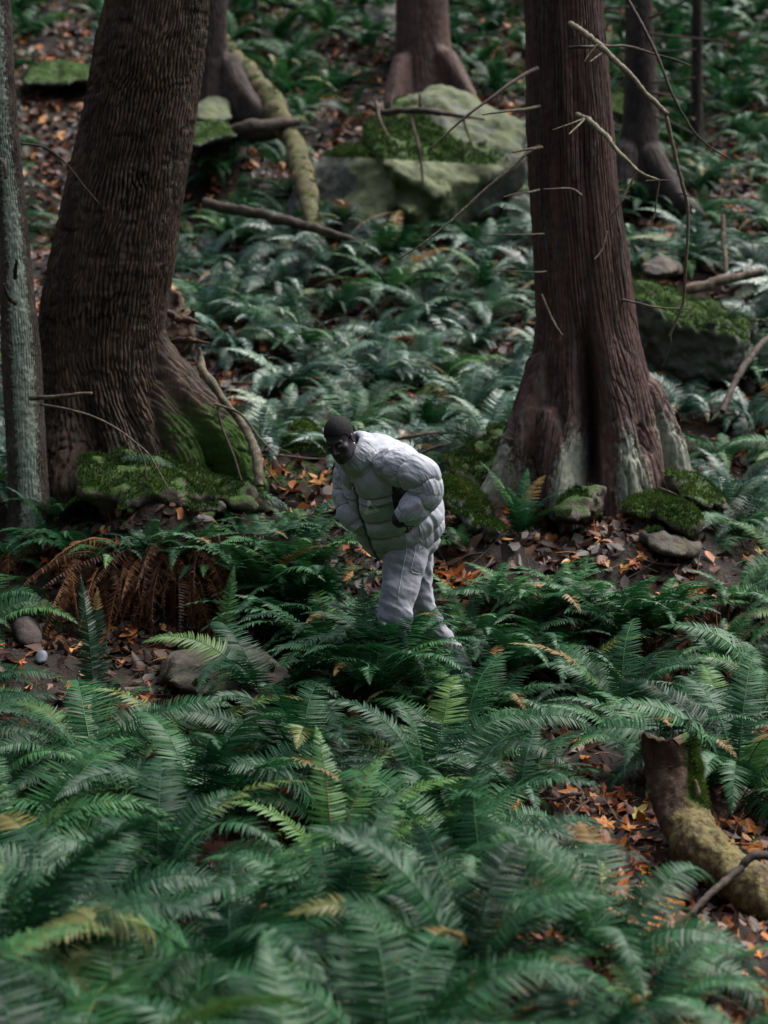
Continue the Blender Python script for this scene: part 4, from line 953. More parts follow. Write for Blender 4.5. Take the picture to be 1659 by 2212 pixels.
rl0 = np.random.default_rng(44)
LR_ = [(630, 960, 100, 90, 22), (900, 925, 90, 35, 10), (1060, 1110, 90, 60, 18), (985, 1240, 70, 50, 10), (1290, 1800, 180, 150, 26), (1350, 1960, 150, 110, 14), (1500, 500, 130, 60, 8), (1560, 1280, 100, 90, 10), (120, 100, 100, 70, 6), (600, 860, 120, 30, 5), (240, 1350, 120, 50, 4)]
for cx_, cy_, rx_, ry_, n_ in LR_:
    for j in range(n_):
        a_, q_ = rl0.uniform(0, 6.28), math.sqrt(rl0.random())
        put_leaf(cx_+rx_*q_*math.cos(a_), cy_+ry_*q_*math.sin(a_), rl0.uniform(.035, .075), float(rl0.choice([.1, .2, .3, .4, .6, .8], p=[.2, .2, .3, .15, .1, .05])), int(rl0.integers(9999)))

# leaf litter: small dark leaves and needles, uncountable
def litter():
    r = np.random.default_rng(5); a = Acc()
    n = 62000
    d = 6+29*r.random(n)**1.15
    x = r.uniform(-1, 1, n)*(.2*d+.4)
    z = ground(x, d)
    cl = fbm(V3(x*1.3, d*1.3, 2.0), 3)
    ok = cl+r.normal(0, .5, n) > -.35
    x, d, z = x[ok], d[ok], z[ok]; n = len(x)
    sz = r.uniform(.018, .05, n)*(1+.035*(d-8)).clip(.8, 1.8)
    # 7-point ragged leaf folded along the midrib: two strips of quads
    ang = r.uniform(0, 6.28, n); tilt = R(25)+r.normal(0, .5, n); tw = r.normal(0, .45, n)
    prof = np.array([[0, -1.1, .0], [.38, -.7, 0], [.62, -.1, 0], [.42, .45, 0], [0, 1.1, 0], [-.42, .45, 0], [-.62, -.1, 0], [-.38, -.7, 0]])
    Vt = np.repeat(prof[None], n, 0); Vt = Vt*(1+r.normal(0, .22, (n, 8, 1)))
    Vt[..., 2] = np.abs(Vt[..., 0])*r.uniform(-.2, .9, (n, 1))+Vt[..., 1]**2*r.normal(0, .3, (n, 1))
    Vt = Vt*sz[:, None, None]
    c, s = np.cos(ang)[:, None], np.sin(ang)[:, None]
    X, Y, Z = Vt[..., 0]*c-Vt[..., 1]*s, Vt[..., 0]*s+Vt[..., 1]*c, Vt[..., 2]
    c, s = np.cos(tw)[:, None], np.sin(tw)[:, None]
    X, Z = X*c+Z*s, -X*s+Z*c
    c, s = np.cos(tilt)[:, None], np.sin(tilt)[:, None]
    Y, Z = Y*c-Z*s, Y*s+Z*c
    V = np.stack([X+x[:, None], Y+d[:, None], Z+z[:, None]+sz[:, None]*.5], -1).reshape(-1, 3)
    b = (np.arange(n)*8)[:, None]
    q = np.concatenate([b+np.array([[0, 1, 2, 3]]), b+np.array([[0, 3, 4, 4]])[:, :4]*0+b*0+np.array([[0, 3, 4, 5]]), b+np.array([[0, 5, 6, 7]])])
    q = np.concatenate([b+np.array([[0, 1, 2, 3]]), b+np.array([[0, 3, 4, 5]]), b+np.array([[0, 5, 6, 7]])])
    t = np.clip(r.beta(1.5, 2.6, n)+.4*(r.random(n) < .15), 0, 1)
    a.add(V, q, np.repeat(t, 8))
    o = link('leaf_litter', a.mesh('leaf_litter'), MAT['litter'], label='brown and rust leaf litter strewn over the slope', kind='stuff')
    # twigs and needles
    a = Acc(); n = 16000
    d = 6+26*r.random(n)**1.2; x = r.uniform(-1, 1, n)*(.2*d+.4); z = ground(x, d)
    an = r.uniform(0, 6.28, n); l = r.uniform(.03, .16, n)*np.where(r.random(n) < .08, 2.5, 1); el = r.normal(0, .25, n)+.3*np.sin(an)
    D = np.stack([np.cos(an)*np.cos(el), np.sin(an)*np.cos(el), np.sin(el)], -1)
    p = np.stack([x, d, z+.02], -1); w = r.uniform(.0012, .0035, n)[:, None]*(1+.04*(d-8)).clip(1, 2)[:, None]
    up = np.cross(D, r.normal(0, 1, (n, 3))); up /= np.linalg.norm(up, axis=1)[:, None]; sd = np.cross(D, up)
    ring = lambda q, s_: [q+up*w*s_, q-up*w*.5*s_+sd*w*.87*s_, q-up*w*.5*s_-sd*w*.87*s_]
    e1 = p+D*l[:, None]; mid = p+D*l[:, None]*.5+up*l[:, None]*.05
    V = np.stack(ring(p, 1)+ring(mid, .9)+ring(e1, .5), 1).reshape(-1, 3)
    b = (np.arange(n)*9)[:, None]
    q = np.concatenate([b+np.array([[k, (k+1) % 3, 3+(k+1) % 3, 3+k]])+3*j for k in range(3) for j in (0, 1)])
    a.add(V, q, np.repeat(r.uniform(.15, 1, n), 9))
    link('twig_litter', a.mesh('twig_litter'), MAT['litter'], label='thin twigs and needles scattered among the leaf litter', kind='stuff')
    # ground moss
    n = 60000; a = Acc()
    d = 6.5+22*r.random(n)**1.2; x = r.uniform(-1, 1, n)*(.2*d+.3)
    f = fbm(V3(x*.9, d*.9, 21.), 4)+.25*fbm(V3(x*6, d*6, 3.), 2)
    ok = f > .55; x, d = x[ok], d[ok]; n = len(x); z = ground(x, d)
    p = np.stack([x, d, z+.004], -1); D = r.normal(0, .5, (n, 3))+np.array([0, -.2, 1]); D /= np.linalg.norm(D, axis=1)[:, None]
    W = np.cross(D, r.normal(0, 1, (n, 3))); W /= np.linalg.norm(W, axis=1)[:, None]
    l = r.uniform(.015, .045, n)[:, None]; w = l*.15
    V = np.stack([p-W*w, p+W*w, p+D*l+W*w*.2, p+D*l-W*w*.2], 1).reshape(-1, 3)
    a.add(V, np.arange(n*4).reshape(-1, 4), np.repeat(np.clip(r.normal(.5, .25, n), 0, 1), 4))
    link('ground_moss', a.mesh('ground_moss'), MAT['mossblade'], label='green moss growing in patches on the soil', kind='stuff')
litter()

# ------------------------------------------------------------------ ferns, in their places
def fern_at(px, py, sc=1.0, var=None, rz=None, dead=.5, **k):
    return place_fern(G(px, py), sc, rz, var, dead, **k)

def custom_fern(px, py, fr, seed, tint=.5, deadn=0, label=None, L=.8):
    """fern built frond by frond: (azimuth deg, length, start elevation, bend, tint offset)"""
    r = np.random.default_rng(seed); a = Acc(); b = Acc()
    for az, l, e0, bd, to in fr:
        frond(a, r, R(az), l, e0, bd, .105, 46, np.clip(tint+to, .05, 1), sway=r.normal(0, .12))
    for k in range(deadn):
        az = r.uniform(3.4, 6.0)
        frond(b, r, az, L*r.uniform(.3, .78), r.normal(12, 24), r.uniform(75, 130), .07, 36, r.uniform(.1, .95), True, base=(r.normal(0, .09), r.normal(-.05, .04), r.uniform(.0, .12)), roll=r.normal(0, .5), pw=.42)
    e = bpy.data.objects.new('sword_fern', None); COL.objects.link(e); p = G(px, py); e.location = p
    link('fronds', a.mesh('fronds'), MAT['fern'], e)
    if deadn: link('brown_fronds', b.mesh('brown_fronds'), MAT['fern_dead'], e)
    FERNS.append((e, p, 1.0, deadn > 0, label)); return e
# fronds round the person and other ones the photograph shows singly (azimuth 0 = right, 90 = away, 270 = towards the camera)
def fan(n, a0, a1, L, e0, bd, r, to=0.0):
    return [(a0+(a1-a0)*k/(max(n-1, 1))+r.normal(0, 8), L*r.uniform(.8, 1.15), e0+r.normal(0, 8), bd+r.normal(0, 12), to+r.normal(0, .12)) for k in range(n)]
rr_ = np.random.default_rng(77)
custom_fern(690, 1330, fan(15, 0, 360, .62, 62, 85, rr_), 201, .5, 3)
custom_fern(770, 1420, fan(15, 0, 360, .52, 60, 90, rr_)+[(60, .6, 66, 60, .15), (20, .62, 55, 70, .1)], 202, .45, 2)
custom_fern(900, 1470, fan(12, 150, 390, .42, 55, 85, rr_), 203, .45, 3)
custom_fern(610, 1290, fan(14, 0, 360, .6, 66, 90, rr_), 204, .42, 2)
custom_fern(1010, 1420, fan(14, 0, 330, .58, 60, 85, rr_), 205, .5, 6)
custom_fern(1060, 1340, fan(14, 0, 360, .50, 58, 85, rr_), 206, .5, 2)
custom_fern(830, 1520, fan(13, 0, 360, .48, 50, 85, rr_), 207, .45, 2)
custom_fern(960, 1580, fan(13, 0, 360, .5, 52, 85, rr_), 208, .5, 8)
custom_fern(650, 1180, fan(12, 100, 330, .5, 58, 90, rr_), 209, .5, 2)
custom_fern(560, 1210, fan(12, 0, 360, .55, 62, 90, rr_), 210, .45, 2)
custom_fern(1120, 1165, fan(10, 0, 360, .55, 70, 70, rr_), 211, .42, 0)
custom_fern(1000, 1190, fan(6, 90, 250, .4, 58, 90, rr_), 212, .62, 0)
custom_fern(1180, 1130, fan(6, 60, 200, .4, 60, 85, rr_), 213, .6, 0)
custom_fern(760, 1440, fan(15, 30, 330, .72, 68, 98, rr_), 258, .4, 2)
custom_fern(640, 1290, fan(15, 0, 360, .85, 74, 95, rr_), 262, .45, 4)
custom_fern(565, 1335, fan(15, 0, 360, .8, 70, 98, rr_), 263, .42, 6)
custom_fern(700, 1375, fan(12, 80, 280, .8, 72, 98, rr_), 264, .45, 3)
for k_, (x_, y_) in enumerate([(1150, 1385), (1255, 1360), (1335, 1405), (1430, 1390), (1060, 1560), (1240, 1500)]): custom_fern(x_, y_, fan(15, 0, 360, [.75, .7, .75, .62, .6, .7][k_], 64, 98, rr_), 270+k_, [.5, .6, .5, .55, .42, .5][k_], 4)
custom_fern(1400, 2240, fan(12, 0, 360, .55, 55, 95, rr_), 261, .5, 2)
custom_fern(850, 1500, fan(15, 20, 340, .86, 72, 100, rr_), 260, .42, 2)
custom_fern(915, 1500, fan(12, 20, 330, .5, 60, 90, rr_), 259, .5, 2)
custom_fern(715, 1490, fan(17, 0, 360, .95, 70, 100, rr_), 251, .45, 3)
custom_fern(630, 1420, fan(15, 0, 360, .8, 66, 100, rr_), 252, .4, 3)
custom_fern(805, 1540, fan(17, 0, 360, .8, 66, 100, rr_)+[(70, .95, 80, 70, .2), (100, .9, 76, 60, .1)], 253, .45, 3)
custom_fern(900, 1555, fan(15, 0, 360, .5, 64, 100, rr_), 254, .45, 3)
custom_fern(985, 1560, fan(15, 0, 360, .42, 62, 95, rr_), 255, .5, 5)
custom_fern(1085, 1480, fan(16, 0, 360, .7, 62, 95, rr_), 256, .5, 3)
custom_fern(1180, 1440, fan(16, 0, 360, .66, 58, 95, rr_), 257, .58, 3)
# ferns with hanging brown skirts on the bank at the left
for k, (x, y) in enumerate([(250, 1245), (325, 1240), (395, 1245), (455, 1262), (170, 1215), (100, 1200), (20, 1230)]):
    custom_fern(x, y, fan(13, 0, 360, .5, 58, 95, rr_), 220+k, .5, [46, 64, 60, 34, 8, 6, 16][k], L=[1.0, 1.1, 1.1, .95, .6, .5, .7][k])
# single upright fronds in the left foreground
custom_fern(205, 1560, [(120, .8, 86, 22, -.4), (95, .75, 80, 30, -.3), (60, .45, 60, 80, 0), (20, .5, 50, 80, .1)], 231, .42)
custom_fern(480, 1500, [(70, .75, 84, 25, .25), (15, .6, 60, 60, .1), (165, .55, 60, 100, .2), (300, .5, 50, 80, .1)], 232, .55)
custom_fern(415, 1640, [(10, .75, 58, 85, .2), (160, .8, 55, 75, .2), (60, .6, 70, 60, .1), (250, .6, 50, 90, .1), (200, .7, 45, 80, .1)], 233, .6)
custom_fern(1120, 1750, fan(14, 0, 360, .62, 60, 95, rr_), 234, .45, 6)
custom_fern(1420, 1690, fan(16, 20, 380, .75, 68, 90, rr_), 235, .45, 4)
custom_fern(1560, 1620, fan(16, 0, 360, .75, 62, 90, rr_), 236, .42, 4)
custom_fern(720, 1900, [(20, .85, 62, 75, .3), (10, .8, 45, 60, .25), (60, .7, 70, 60, .1), (100, .75, 75, 50, .15), (160, .7, 60, 80, .2), (230, .6, 50, 90, .1), (320, .6, 40, 80, .1)], 237, .6, 1)
custom_fern(1560, 1000, fan(12, 40, 300, .6, 50, 85, rr_), 238, .6, 10)
custom_fern(1590, 1320, fan(10, 0, 360, .5, 50, 85, rr_), 239, .55, 8)
custom_fern(640, 290, fan(8, 0, 360, .5, 50, 90, rr_), 240, .5, 10)
custom_fern(760, 265, fan(8, 0, 360, .6, 55, 90, rr_), 241, .5, 24, L=.9)
custom_fern(1100, 110, fan(6, 0, 360, .6, 55, 90, rr_), 242, .5, 22, L=1.0)
custom_fern(420, 1085, fan(12, 0, 360, .45, 62, 85, rr_), 243, .6, 0)
custom_fern(215, 1095, fan(9, 20, 160, .45, 78, 50, rr_), 244, .5, 1)
custom_fern(120, 1130, fan(12, 0, 360, .45, 62, 85, rr_), 245, .5, 0)
custom_fern(500, 1110, [(100, .45, 55, 60, .3), (140, .5, 60, 70, .35), (60, .35, 50, 80, .2), (250, .3, 40, 70, .2)], 246, .75, 0)

HAND = [(q[1][0], q[1][1]) for q in FERNS]
spots = sorted(SPOTS, key=lambda p: p[1])
used = []
for p in spots:
    if any((p[0]-h[0])**2+(p[1]-h[1])**2 < .42**2 for h in HAND): continue
    used.append(p)
rs = np.random.default_rng(3)
NI = 296-len(FERNS)
for p in used[:NI]:
    d = p[1]
    px, py = proj(np.array(p))
    sc = 1.36 if d < 9.8 else (1.16 if d < 11.5 else (.95 if d < 13 else (.95 if d < 19 else .95)))
    if px > 900 and 1750 < py: sc *= .8
    if 600 < px < 1100 and 1450 < py < 1620: sc *= .72
    place_fern(np.array(p), sc*rs.uniform(.8, 1.15), None, None, .62, r=rs, meshes=(FP[int(rs.integers(len(FP)))] if 14.2 < d < 21 and rs.random() < .72 else None))
far = used[NI:]
if far:
    A, B = Acc(), Acc()
    for i, p in enumerate(far):
        r = np.random.default_rng(4000+i)
        for k in range(14):
            az = k*2.39996+r.normal(0, .3)
            frond(A, r, az, r.uniform(.55, .95), r.uniform(38, 80), r.uniform(70, 120), .11, 24, np.clip(.5+r.normal(0, .2), .05, .95), base=p, lod=0, roll=r.normal(0, .3))
        for k in range(r.integers(0, 7)):
            frond(B, r, r.uniform(0, 6.28), r.uniform(.5, .8), r.uniform(5, 45), r.uniform(70, 130), .09, 18, r.uniform(.15, .9), True, base=p, lod=0, pw=.8)
    e = link('distant_ferns', A.mesh('distant_ferns'), MAT['fern'], kind='stuff', label='ferns massed on the far upper slope')
    link('brown_fronds', B.mesh('brown_fronds'), MAT['fern_dead'], e)
print('ferns', len(FERNS), 'far', len(far))

# ------------------------------------------------------------------ labels that single out each repeat
LAND = {'the huge leaning tree': (260, 900), 'the slim lichen tree': (65, 900), 'the fluted cedar': (1270, 900), 'the mossy boulder': (900, 420), 'the person': (850, 1200),
        'the broad brown rock': (490, 1440), 'the bent mossy log': (1480, 1800), 'the green-capped slab': (1500, 690), 'the dark wet rock': (60, 1365), 'the grey-brown tree': (1385, 350),
        'the broad brown tree': (920, 150), 'the black-barked tree': (450, 200), 'the mossy ledge stone': (1430, 1110), 'the bottom left corner': (0, 2212), 'the bottom right corner': (1659, 2212),
        'the bottom edge': (800, 2212), 'the top left corner': (0, 0), 'the top right corner': (1659, 0), 'the right edge': (1659, 1350), 'the yellowish rotting log': (620, 330)}
ORD = ['nearest', 'second', 'third', 'fourth', 'fifth', 'sixth', 'seventh', 'eighth', 'ninth', 'tenth', 'eleventh', 'twelfth', 'thirteenth', 'fourteenth', 'fifteenth', 'sixteenth', 'seventeenth', 'eighteenth', 'nineteenth', 'twentieth']
def auto_labels(items, noun, cat, group):
    """items: (object, world position, adjective)"""
    cells = {}
    for o, p, adj in items:
        px, py = proj(np.asarray(p))
        nm = min(LAND, key=lambda k: math.hypot(LAND[k][0]-px, LAND[k][1]-py))
        dx, dy = px-LAND[nm][0], py-LAND[nm][1]
        a = math.degrees(math.atan2(-dy, dx)) % 360
        if 'corner' in nm or 'edge' in nm: side = 'out from'
        else: side = ['right of', 'above and right of', 'above', 'above and left of', 'left of', 'below and left of', 'below', 'below and right of'][int((a+22.5)//45) % 8]
        cells.setdefault((nm, side, adj), []).append((math.hypot(dx, dy), o))
    for (nm, side, adj), L in cells.items():
        L.sort(key=lambda t: t[0])
        for k, (_, o) in enumerate(L):
            w = ORD[k] if k < 20 else 'far'
            tag(o, ('%s %s, ' % (adj, noun) + (('alone %s %s' if len(L) == 1 else w+' %s %s') % (side, nm))), cat, group)
def fern_adj(e, p, sc, hd, lab):
    return ('brown-skirted' if hd else 'all-green')
auto_labels([(e, p, fern_adj(e, p, sc, hd, lab)) for e, p, sc, hd, lab in FERNS], 'sword fern', 'fern', 'sword ferns growing on the wooded slope')
auto_labels(STICKS, 'bare fallen stick', 'stick', 'thin bare sticks lying on the leaf litter')
def leaf_adj(h): return 'rust-brown' if h < .25 else 'orange' if h < .55 else 'yellow-orange' if h < .75 else 'tan' if h < .95 else 'pale yellow'
auto_labels([(o, p, leaf_adj(h)) for o, p, s_, h in LEAVES], 'fallen maple leaf', 'leaf', 'bright maple leaves lying on the ground')

# ------------------------------------------------------------------ camera and light
cam = bpy.data.cameras.new('camera'); co_ = bpy.data.objects.new('camera', cam); COL.objects.link(co_)
cam.sensor_fit = 'HORIZONTAL'; cam.sensor_width = 24.0; cam.lens = 24.0*KF/KW
cam.clip_start = .1; cam.clip_end = 400
co_.rotation_euler = (R(90)+PITCH, 0, 0)
cam.dof.use_dof = True; cam.dof.focus_distance = 11.35; cam.dof.aperture_fstop = (cam.lens/1000)/.040
SC.camera = co_

w = bpy.data.worlds.new('World'); SC.world = w; w.use_nodes = True
nt = w.node_tree; bg = nt.nodes['Background']
sky = nt.nodes.new('ShaderNodeTexSky'); sky.sky_type = 'NISHITA'; sky.sun_disc = False
SUN_EL, SUN_AZ = R(58), R(62)      # azimuth clockwise from +y (away from the camera) towards +x
sky.sun_elevation = SUN_EL; sky.sun_rotation = SUN_AZ
sky.air_density = 1.0; sky.dust_density = 3.0; sky.ozone_density = 1.0
hs = nt.nodes.new('ShaderNodeHueSaturation'); hs.inputs['Saturation'].default_value = .62   # the grey of an overcast sky
nt.links.new(sky.outputs[0], hs.inputs['Color']); nt.links.new(hs.outputs[0], bg.inputs[0]); bg.inputs[1].default_value = .088
sl = bpy.data.lights.new('sun', 'SUN'); sl.energy = 1.8; sl.angle = R(48); sl.color = (1, .975, .94)
so = bpy.data.objects.new('sun', sl); COL.objects.link(so)
dv = Vector((math.sin(SUN_AZ)*math.cos(SUN_EL), math.cos(SUN_AZ)*math.cos(SUN_EL), math.sin(SUN_EL)))
so.rotation_euler = dv.to_track_quat('Z', 'Y').to_euler()
SC.view_settings.view_transform = 'Standard'; SC.view_settings.look = 'None'
SC.view_settings.exposure = 1.5; SC.view_settings.gamma = 1.0
SC.render.engine = 'CYCLES'
SC.cycles.max_bounces = 5; SC.cycles.diffuse_bounces = 3; SC.cycles.glossy_bounces = 2; SC.cycles.transmission_bounces = 3; SC.cycles.transparent_max_bounces = 4
SC.cycles.use_denoising = True; SC.cycles.caustics_reflective = False; SC.cycles.caustics_refractive = False
# ------------------------------------------------------------------ the person
from mathutils.bvhtree import BVHTree
PX = 1/396.0          # metres per picture unit at the person's distance
def nrm(v): v = np.asarray(v, float); return v/np.linalg.norm(v)

def fabric(name, col, col2, sc=18, rough=.7, sheen=.25, bumps=((35, .35, .01), (260, .35, .0015))):
    m = M(name)
    c = m.mix(m.ramp(m.noise(sc, 4, .6), [(.3, (0,)), (.7, (1,))]), col, col2)
    for s_, st, d_ in bumps: m.bump(m.noise(s_, 4, .6), st, d_)
    m.set(Base_Color=c, Roughness=rough, Specular_IOR_Level=.35, Sheen_Weight=sheen, Sheen_Roughness=.5)
    return m.m
MAT['jacket'] = fabric('jacket_nylon', (.38, .39, .43), (.45, .46, .50), 6, .42, .1, ((14, .2, .02), (60, .18, .006), (420, .25, .001)))
MAT['zip'] = fabric('zip_tape', (.10, .10, .12), (.14, .14, .16), 40, .5, .1)
MAT['denim'] = fabric('washed_denim', (.22, .22, .265), (.40, .40, .455), 9, .85, .3, ((22, .4, .012), (130, .4, .003), (500, .5, .001)))
MAT['thread'] = fabric('seam_thread', (.52, .52, .56), (.6, .6, .64), 60, .8, .1)
MAT['seamdark'] = fabric('dark_seam', (.13, .13, .16), (.18, .18, .21), 60, .8, .1)
MAT['skin'] = None
def skinmat():
    m = M('dark_skin')
    c = m.mix(m.ramp(m.noise(30, 4, .6), [(.3, (0,)), (.7, (1,))]), (.020, .014, .017), (.034, .024, .028))
    m.bump(m.noise(220, 3, .6), .25, .0012)
    return m.set(Base_Color=c, Roughness=.42, Specular_IOR_Level=.5)
MAT['skin'] = skinmat()
def plain(name, col, rough=.6, metal=0.0):
    m = M(name); c = m.mix(m.noise(40, 3), tuple(x*.8 for x in col), tuple(min(1, x*1.2) for x in col))
    return m.set(Base_Color=c, Roughness=rough, Metallic=metal)
MAT['hair'] = fabric('short_black_hair', (.0015, .0015, .002), (.004, .004, .005), 60, .85, .0, ((300, .5, .002), (700, .4, .001)))
MAT['eye'] = plain('eye_white', (.16, .14, .13), .2); MAT['iris'] = plain('dark_iris', (.006, .004, .003), .12)
MAT['metal'] = plain('polished_metal', (.8, .8, .82), .22, 1.0)
MAT['white'] = plain('white_print', (.80, .80, .84), .6)
MAT['ink'] = plain('grey_lettering', (.16, .16, .18), .7)
MAT['shoe'] = plain('pale_leather', (.42, .42, .47), .6)
MAT['lining_and_shade'] = plain('black_lining_and_shade', (.012, .012, .015), .7)  # cuff lining, and the shade painted under the near arm

PSI = R(52)
Fd = np.array([-math.sin(PSI), -math.cos(PSI), 0]); Ld = np.array([math.cos(PSI), -math.sin(PSI), 0])
person = bpy.data.objects.new('person', None); COL.objects.link(person)
PBASE = P(900, 1475, 11.6); person.location = PBASE
tag(person, 'person in a pale grey puffer jacket and washed trousers, bending forward among the ferns', 'person')
def ppart(name, V, Q, mat, parent=None, attrs=None):
    parent = parent or person
    return link(name, mkmesh(name, np.asarray(V)-PBASE, Q, attrs=attrs), mat, parent)

# ---- SDF pieces
def sd_ell(X, c, r):
    q = (X-np.array(c))/np.array(r); k = np.linalg.norm(q, axis=-1)
    return (k-1)*min(r)
def sd_cap(X, a, b, ra, rb=None):
    rb = ra if rb is None else rb
    a, b = np.array(a, float), np.array(b, float); ab = b-a
    t = np.clip(((X-a)@ab)/(ab@ab), 0, 1)
    return np.linalg.norm(X-a-t[..., None]*ab, axis=-1)-(ra+(rb-ra)*t)
def smin(a, b, k):
    h = np.clip(.5+.5*(b-a)/k, 0, 1); return b*(1-h)+a*h-k*h*(1-h)
def smax(a, b, k): return -smin(-a, -b, k)
def chain(X, pts, rads, k=.02):
    D = None
    for i in range(len(pts)-1):
        d_ = sd_cap(X, pts[i], pts[i+1], rads[i], rads[i+1]); D = d_ if D is None else smin(D, d_, k)
    return D

# ---- head (local: x his left, y forward, z up)
def head_cran(X): return sd_ell(X, (0, -.016, .045), (.077, .097, .088))
def head_sdf(X):
    Xs = X.copy(); Xs[..., 0] = np.abs(X[..., 0])
    d = head_cran(Xs)
    d = smin(d, sd_ell(Xs, (0, .028, -.035), (.063, .068, .088)), .03)
    d = smin(d, sd_ell(Xs, (0, .036, -.083), (.050, .052, .042)), .02)
    d = smin(d, sd_ell(Xs, (0, .072, -.108), (.022, .018, .018)), .02)
    d = smin(d, sd_ell(Xs, (.044, .058, -.018), (.026, .026, .022)), .02)
    d = smin(d, sd_cap(Xs, (0, .084, .026), (.040, .072, .024), .012, .010), .014)
    d = smax(d, -sd_ell(Xs, (.031, .098, .004), (.021, .020, .015)), .012)
    d = smin(d, sd_ell(Xs, (.031, .078, .002), (.0165, .0135, .0125)), .004)
    d = smin(d, sd_cap(Xs, (0, .090, .014), (0, .114, -.030), .0075, .0125), .010)
    d = smin(d, sd_ell(Xs, (.014, .099, -.035), (.0105, .012, .009)), .006)
    d = smax(d, -sd_ell(Xs, (.008, .106, -.044), (.0045, .006, .004)), .003)
    d = smin(d, sd_ell(Xs, (0, .092, -.060), (.026, .011, .010)), .010)
    d = smin(d, sd_cap(Xs, (0, .1005, -.0605), (.019, .091, -.064), .0058, .004), .004)
    d = smin(d, sd_cap(Xs, (0, .100, -.0735), (.017, .091, -.0705), .0072, .004), .004)
    e = sd_ell(Xs, (.081, -.012, -.006), (.0085, .020, .033))
    e = smax(e, -sd_ell(Xs, (.090, -.008, -.004), (.006, .011, .020)), .004)
    d = smin(d, e, .006)
    d = smin(d, sd_cap(Xs, (0, -.028, -.04), (0, -.060, -.17), .056, .052), .03)
    return d
pt, yw, rl = R(24), R(27), R(9)
Rx = Matrix.Rotation(pt, 3, 'X'); 
B0 = Matrix(((1, 0, 0), (0, -1, 0), (0, 0, 1)))           # columns: left, forward, up for a face looking at the camera
Lh, Fh, Uh = Vector((1, 0, 0)), Vector((0, -math.cos(pt), -math.sin(pt))), Vector((0, -math.sin(pt), math.cos(pt)))
Rz = Matrix.Rotation(-yw, 3, 'Z'); Ry = Matrix.Rotation(-rl, 3, 'Y')
HB = np.array([list(Ry @ Rz @ v) for v in (Lh, Fh, Uh)])      # rows
HC = P(734, 950, 11.09)
HS = .90
def head_w(Vl): return HC+(np.asarray(Vl)*HS)@HB
Vh, Qh, _ = sdf_mesh(head_sdf, (-.10, -.14, -.22), (.10, .13, .145), .0026)
def hair_sdf(X):
    d = head_cran(X)-.0055
    d = smin(d, sd_ell(X, (0, -.03, .01), (.070, .078, .075)), .02)
    d = d-.0012*vnoise(X*220)
    pl = -(X[..., 2]-(.004+np.clip(X[..., 1], -.06, .2)*.86+.018*smooth(.03, .0, np.abs(X[..., 1]-.035))))
    return np.maximum(d, pl)
Vr, Qr, _ = sdf_mesh(hair_sdf, (-.095, -.13, -.08), (.095, .10, .15), .003)

# ---- trunk, arms, hands and legs as one body under the clothes
T0, T1_ = P(885, 1185, 11.62), P(800, 972, 11.28)
sL, sR = P(858, 992, 11.14), P(760, 1004, 11.44)
eL, eR = P(922, 1046, 11.22), P(748, 1075, 11.47)
wL, wR = P(866, 1112, 11.10), P(786, 1138, 11.44)
hipL, hipR = P(878, 1180, 11.48), P(902, 1180, 11.70)
kL, kR = P(852, 1325, 11.34), P(912, 1325, 11.80)
aL, aR = P(838, 1458, 11.42), P(995, 1440, 11.86)
def body_sdf(X):
    d = chain(X, [T0, (T0+T1_)/2, T1_-np.array([0, 0, .04])], [.12, .105, .085], .05)
    d = smin(d, sd_cap(X, T1_, head_w([[0, -.05, -.12]])[0], .05, .050), .03)
    d = smin(d, sd_cap(X, sL-np.array([0, 0, .05]), sR-np.array([0, 0, .05]), .035), .03)
    for s_, e_, w_ in ((sL, eL, wL), (sR, eR, wR)): d = smin(d, chain(X, [s_, e_, w_], [.052, .042, .030], .015), .02)
    for h_, k_, a_ in ((hipL, kL, aL), (hipR, kR, aR)): d = smin(d, chain(X, [h_, k_, a_], [.085, .058, .040], .02), .03)
    return d
Vb, Qb, _ = sdf_mesh(body_sdf, np.minimum.reduce([T0, T1_, sR, eR, wR, aL, aR, eL])-.16, np.maximum.reduce([T0, T1_, sL, eL, hipR, aR, kR])+.2, .010)

def hand_mesh(w, dirn, palmn, flip):
    """palm and five separate bent fingers; w wrist, dirn towards the fingers, palmn out of the back of the hand"""
    y = nrm(dirn); z = nrm(palmn-np.dot(palmn, y)*y); x = np.cross(y, z)*flip
    def f(X):
        d = sd_ell(X, (0, .050, 0), (.040, .050, .015))
        d = smin(d, sd_cap(X, (0, -.02, 0), (0, .02, 0), .028, .026), .015)
        for k, (bx, ln, r_) in enumerate([(-.030, .070, .0088), (-.010, .079, .0092), (.011, .073, .0089), (.031, .057, .0078)]):
            p0 = np.array([bx, .088, .0]); p = [p0]
            an = -.35-.06*k
            for sgm, da in ((.45, 0), (.30, -.55), (.25, -.45)):
                an += da; p.append(p[-1]+ln*sgm*np.array([bx*.12/.03*.1, math.cos(an), math.sin(an)]))
            d = smin(d, chain(X, p, [r_*1.08, r_, r_*.92, r_*.8], .003), .006)
        d = smin(d, chain(X, [(-.034, .030, -.004), (-.058, .060, -.012), (-.064, .086, -.020)], [.014, .0105, .0085], .005), .010)
        return d
    V, Q, _ = sdf_mesh(f, (-.085, -.06, -.085), (.06, .19, .03), .0035)
    return w+V[:, :1]*x+V[:, 1:2]*y+V[:, 2:]*z, Q
Vl, Ql = hand_mesh(P(866, 1112, 11.13), P(905, 1150, 11.22)-P(866, 1112, 11.13), Ld*.8-Fd*.2, 1)
Vr2, Qr2 = hand_mesh(P(788, 1132, 11.45), P(835, 1160, 11.50)-P(788, 1132, 11.45), -Ld, -1)
Vs, Qs, o_ = [], [], 0
for V_, Q_ in ((head_w(Vh), Qh), (Vb, Qb), (Vl, Ql), (Vr2, Qr2)):
    Vs.append(V_); Qs.append(Q_+o_); o_ += len(V_)
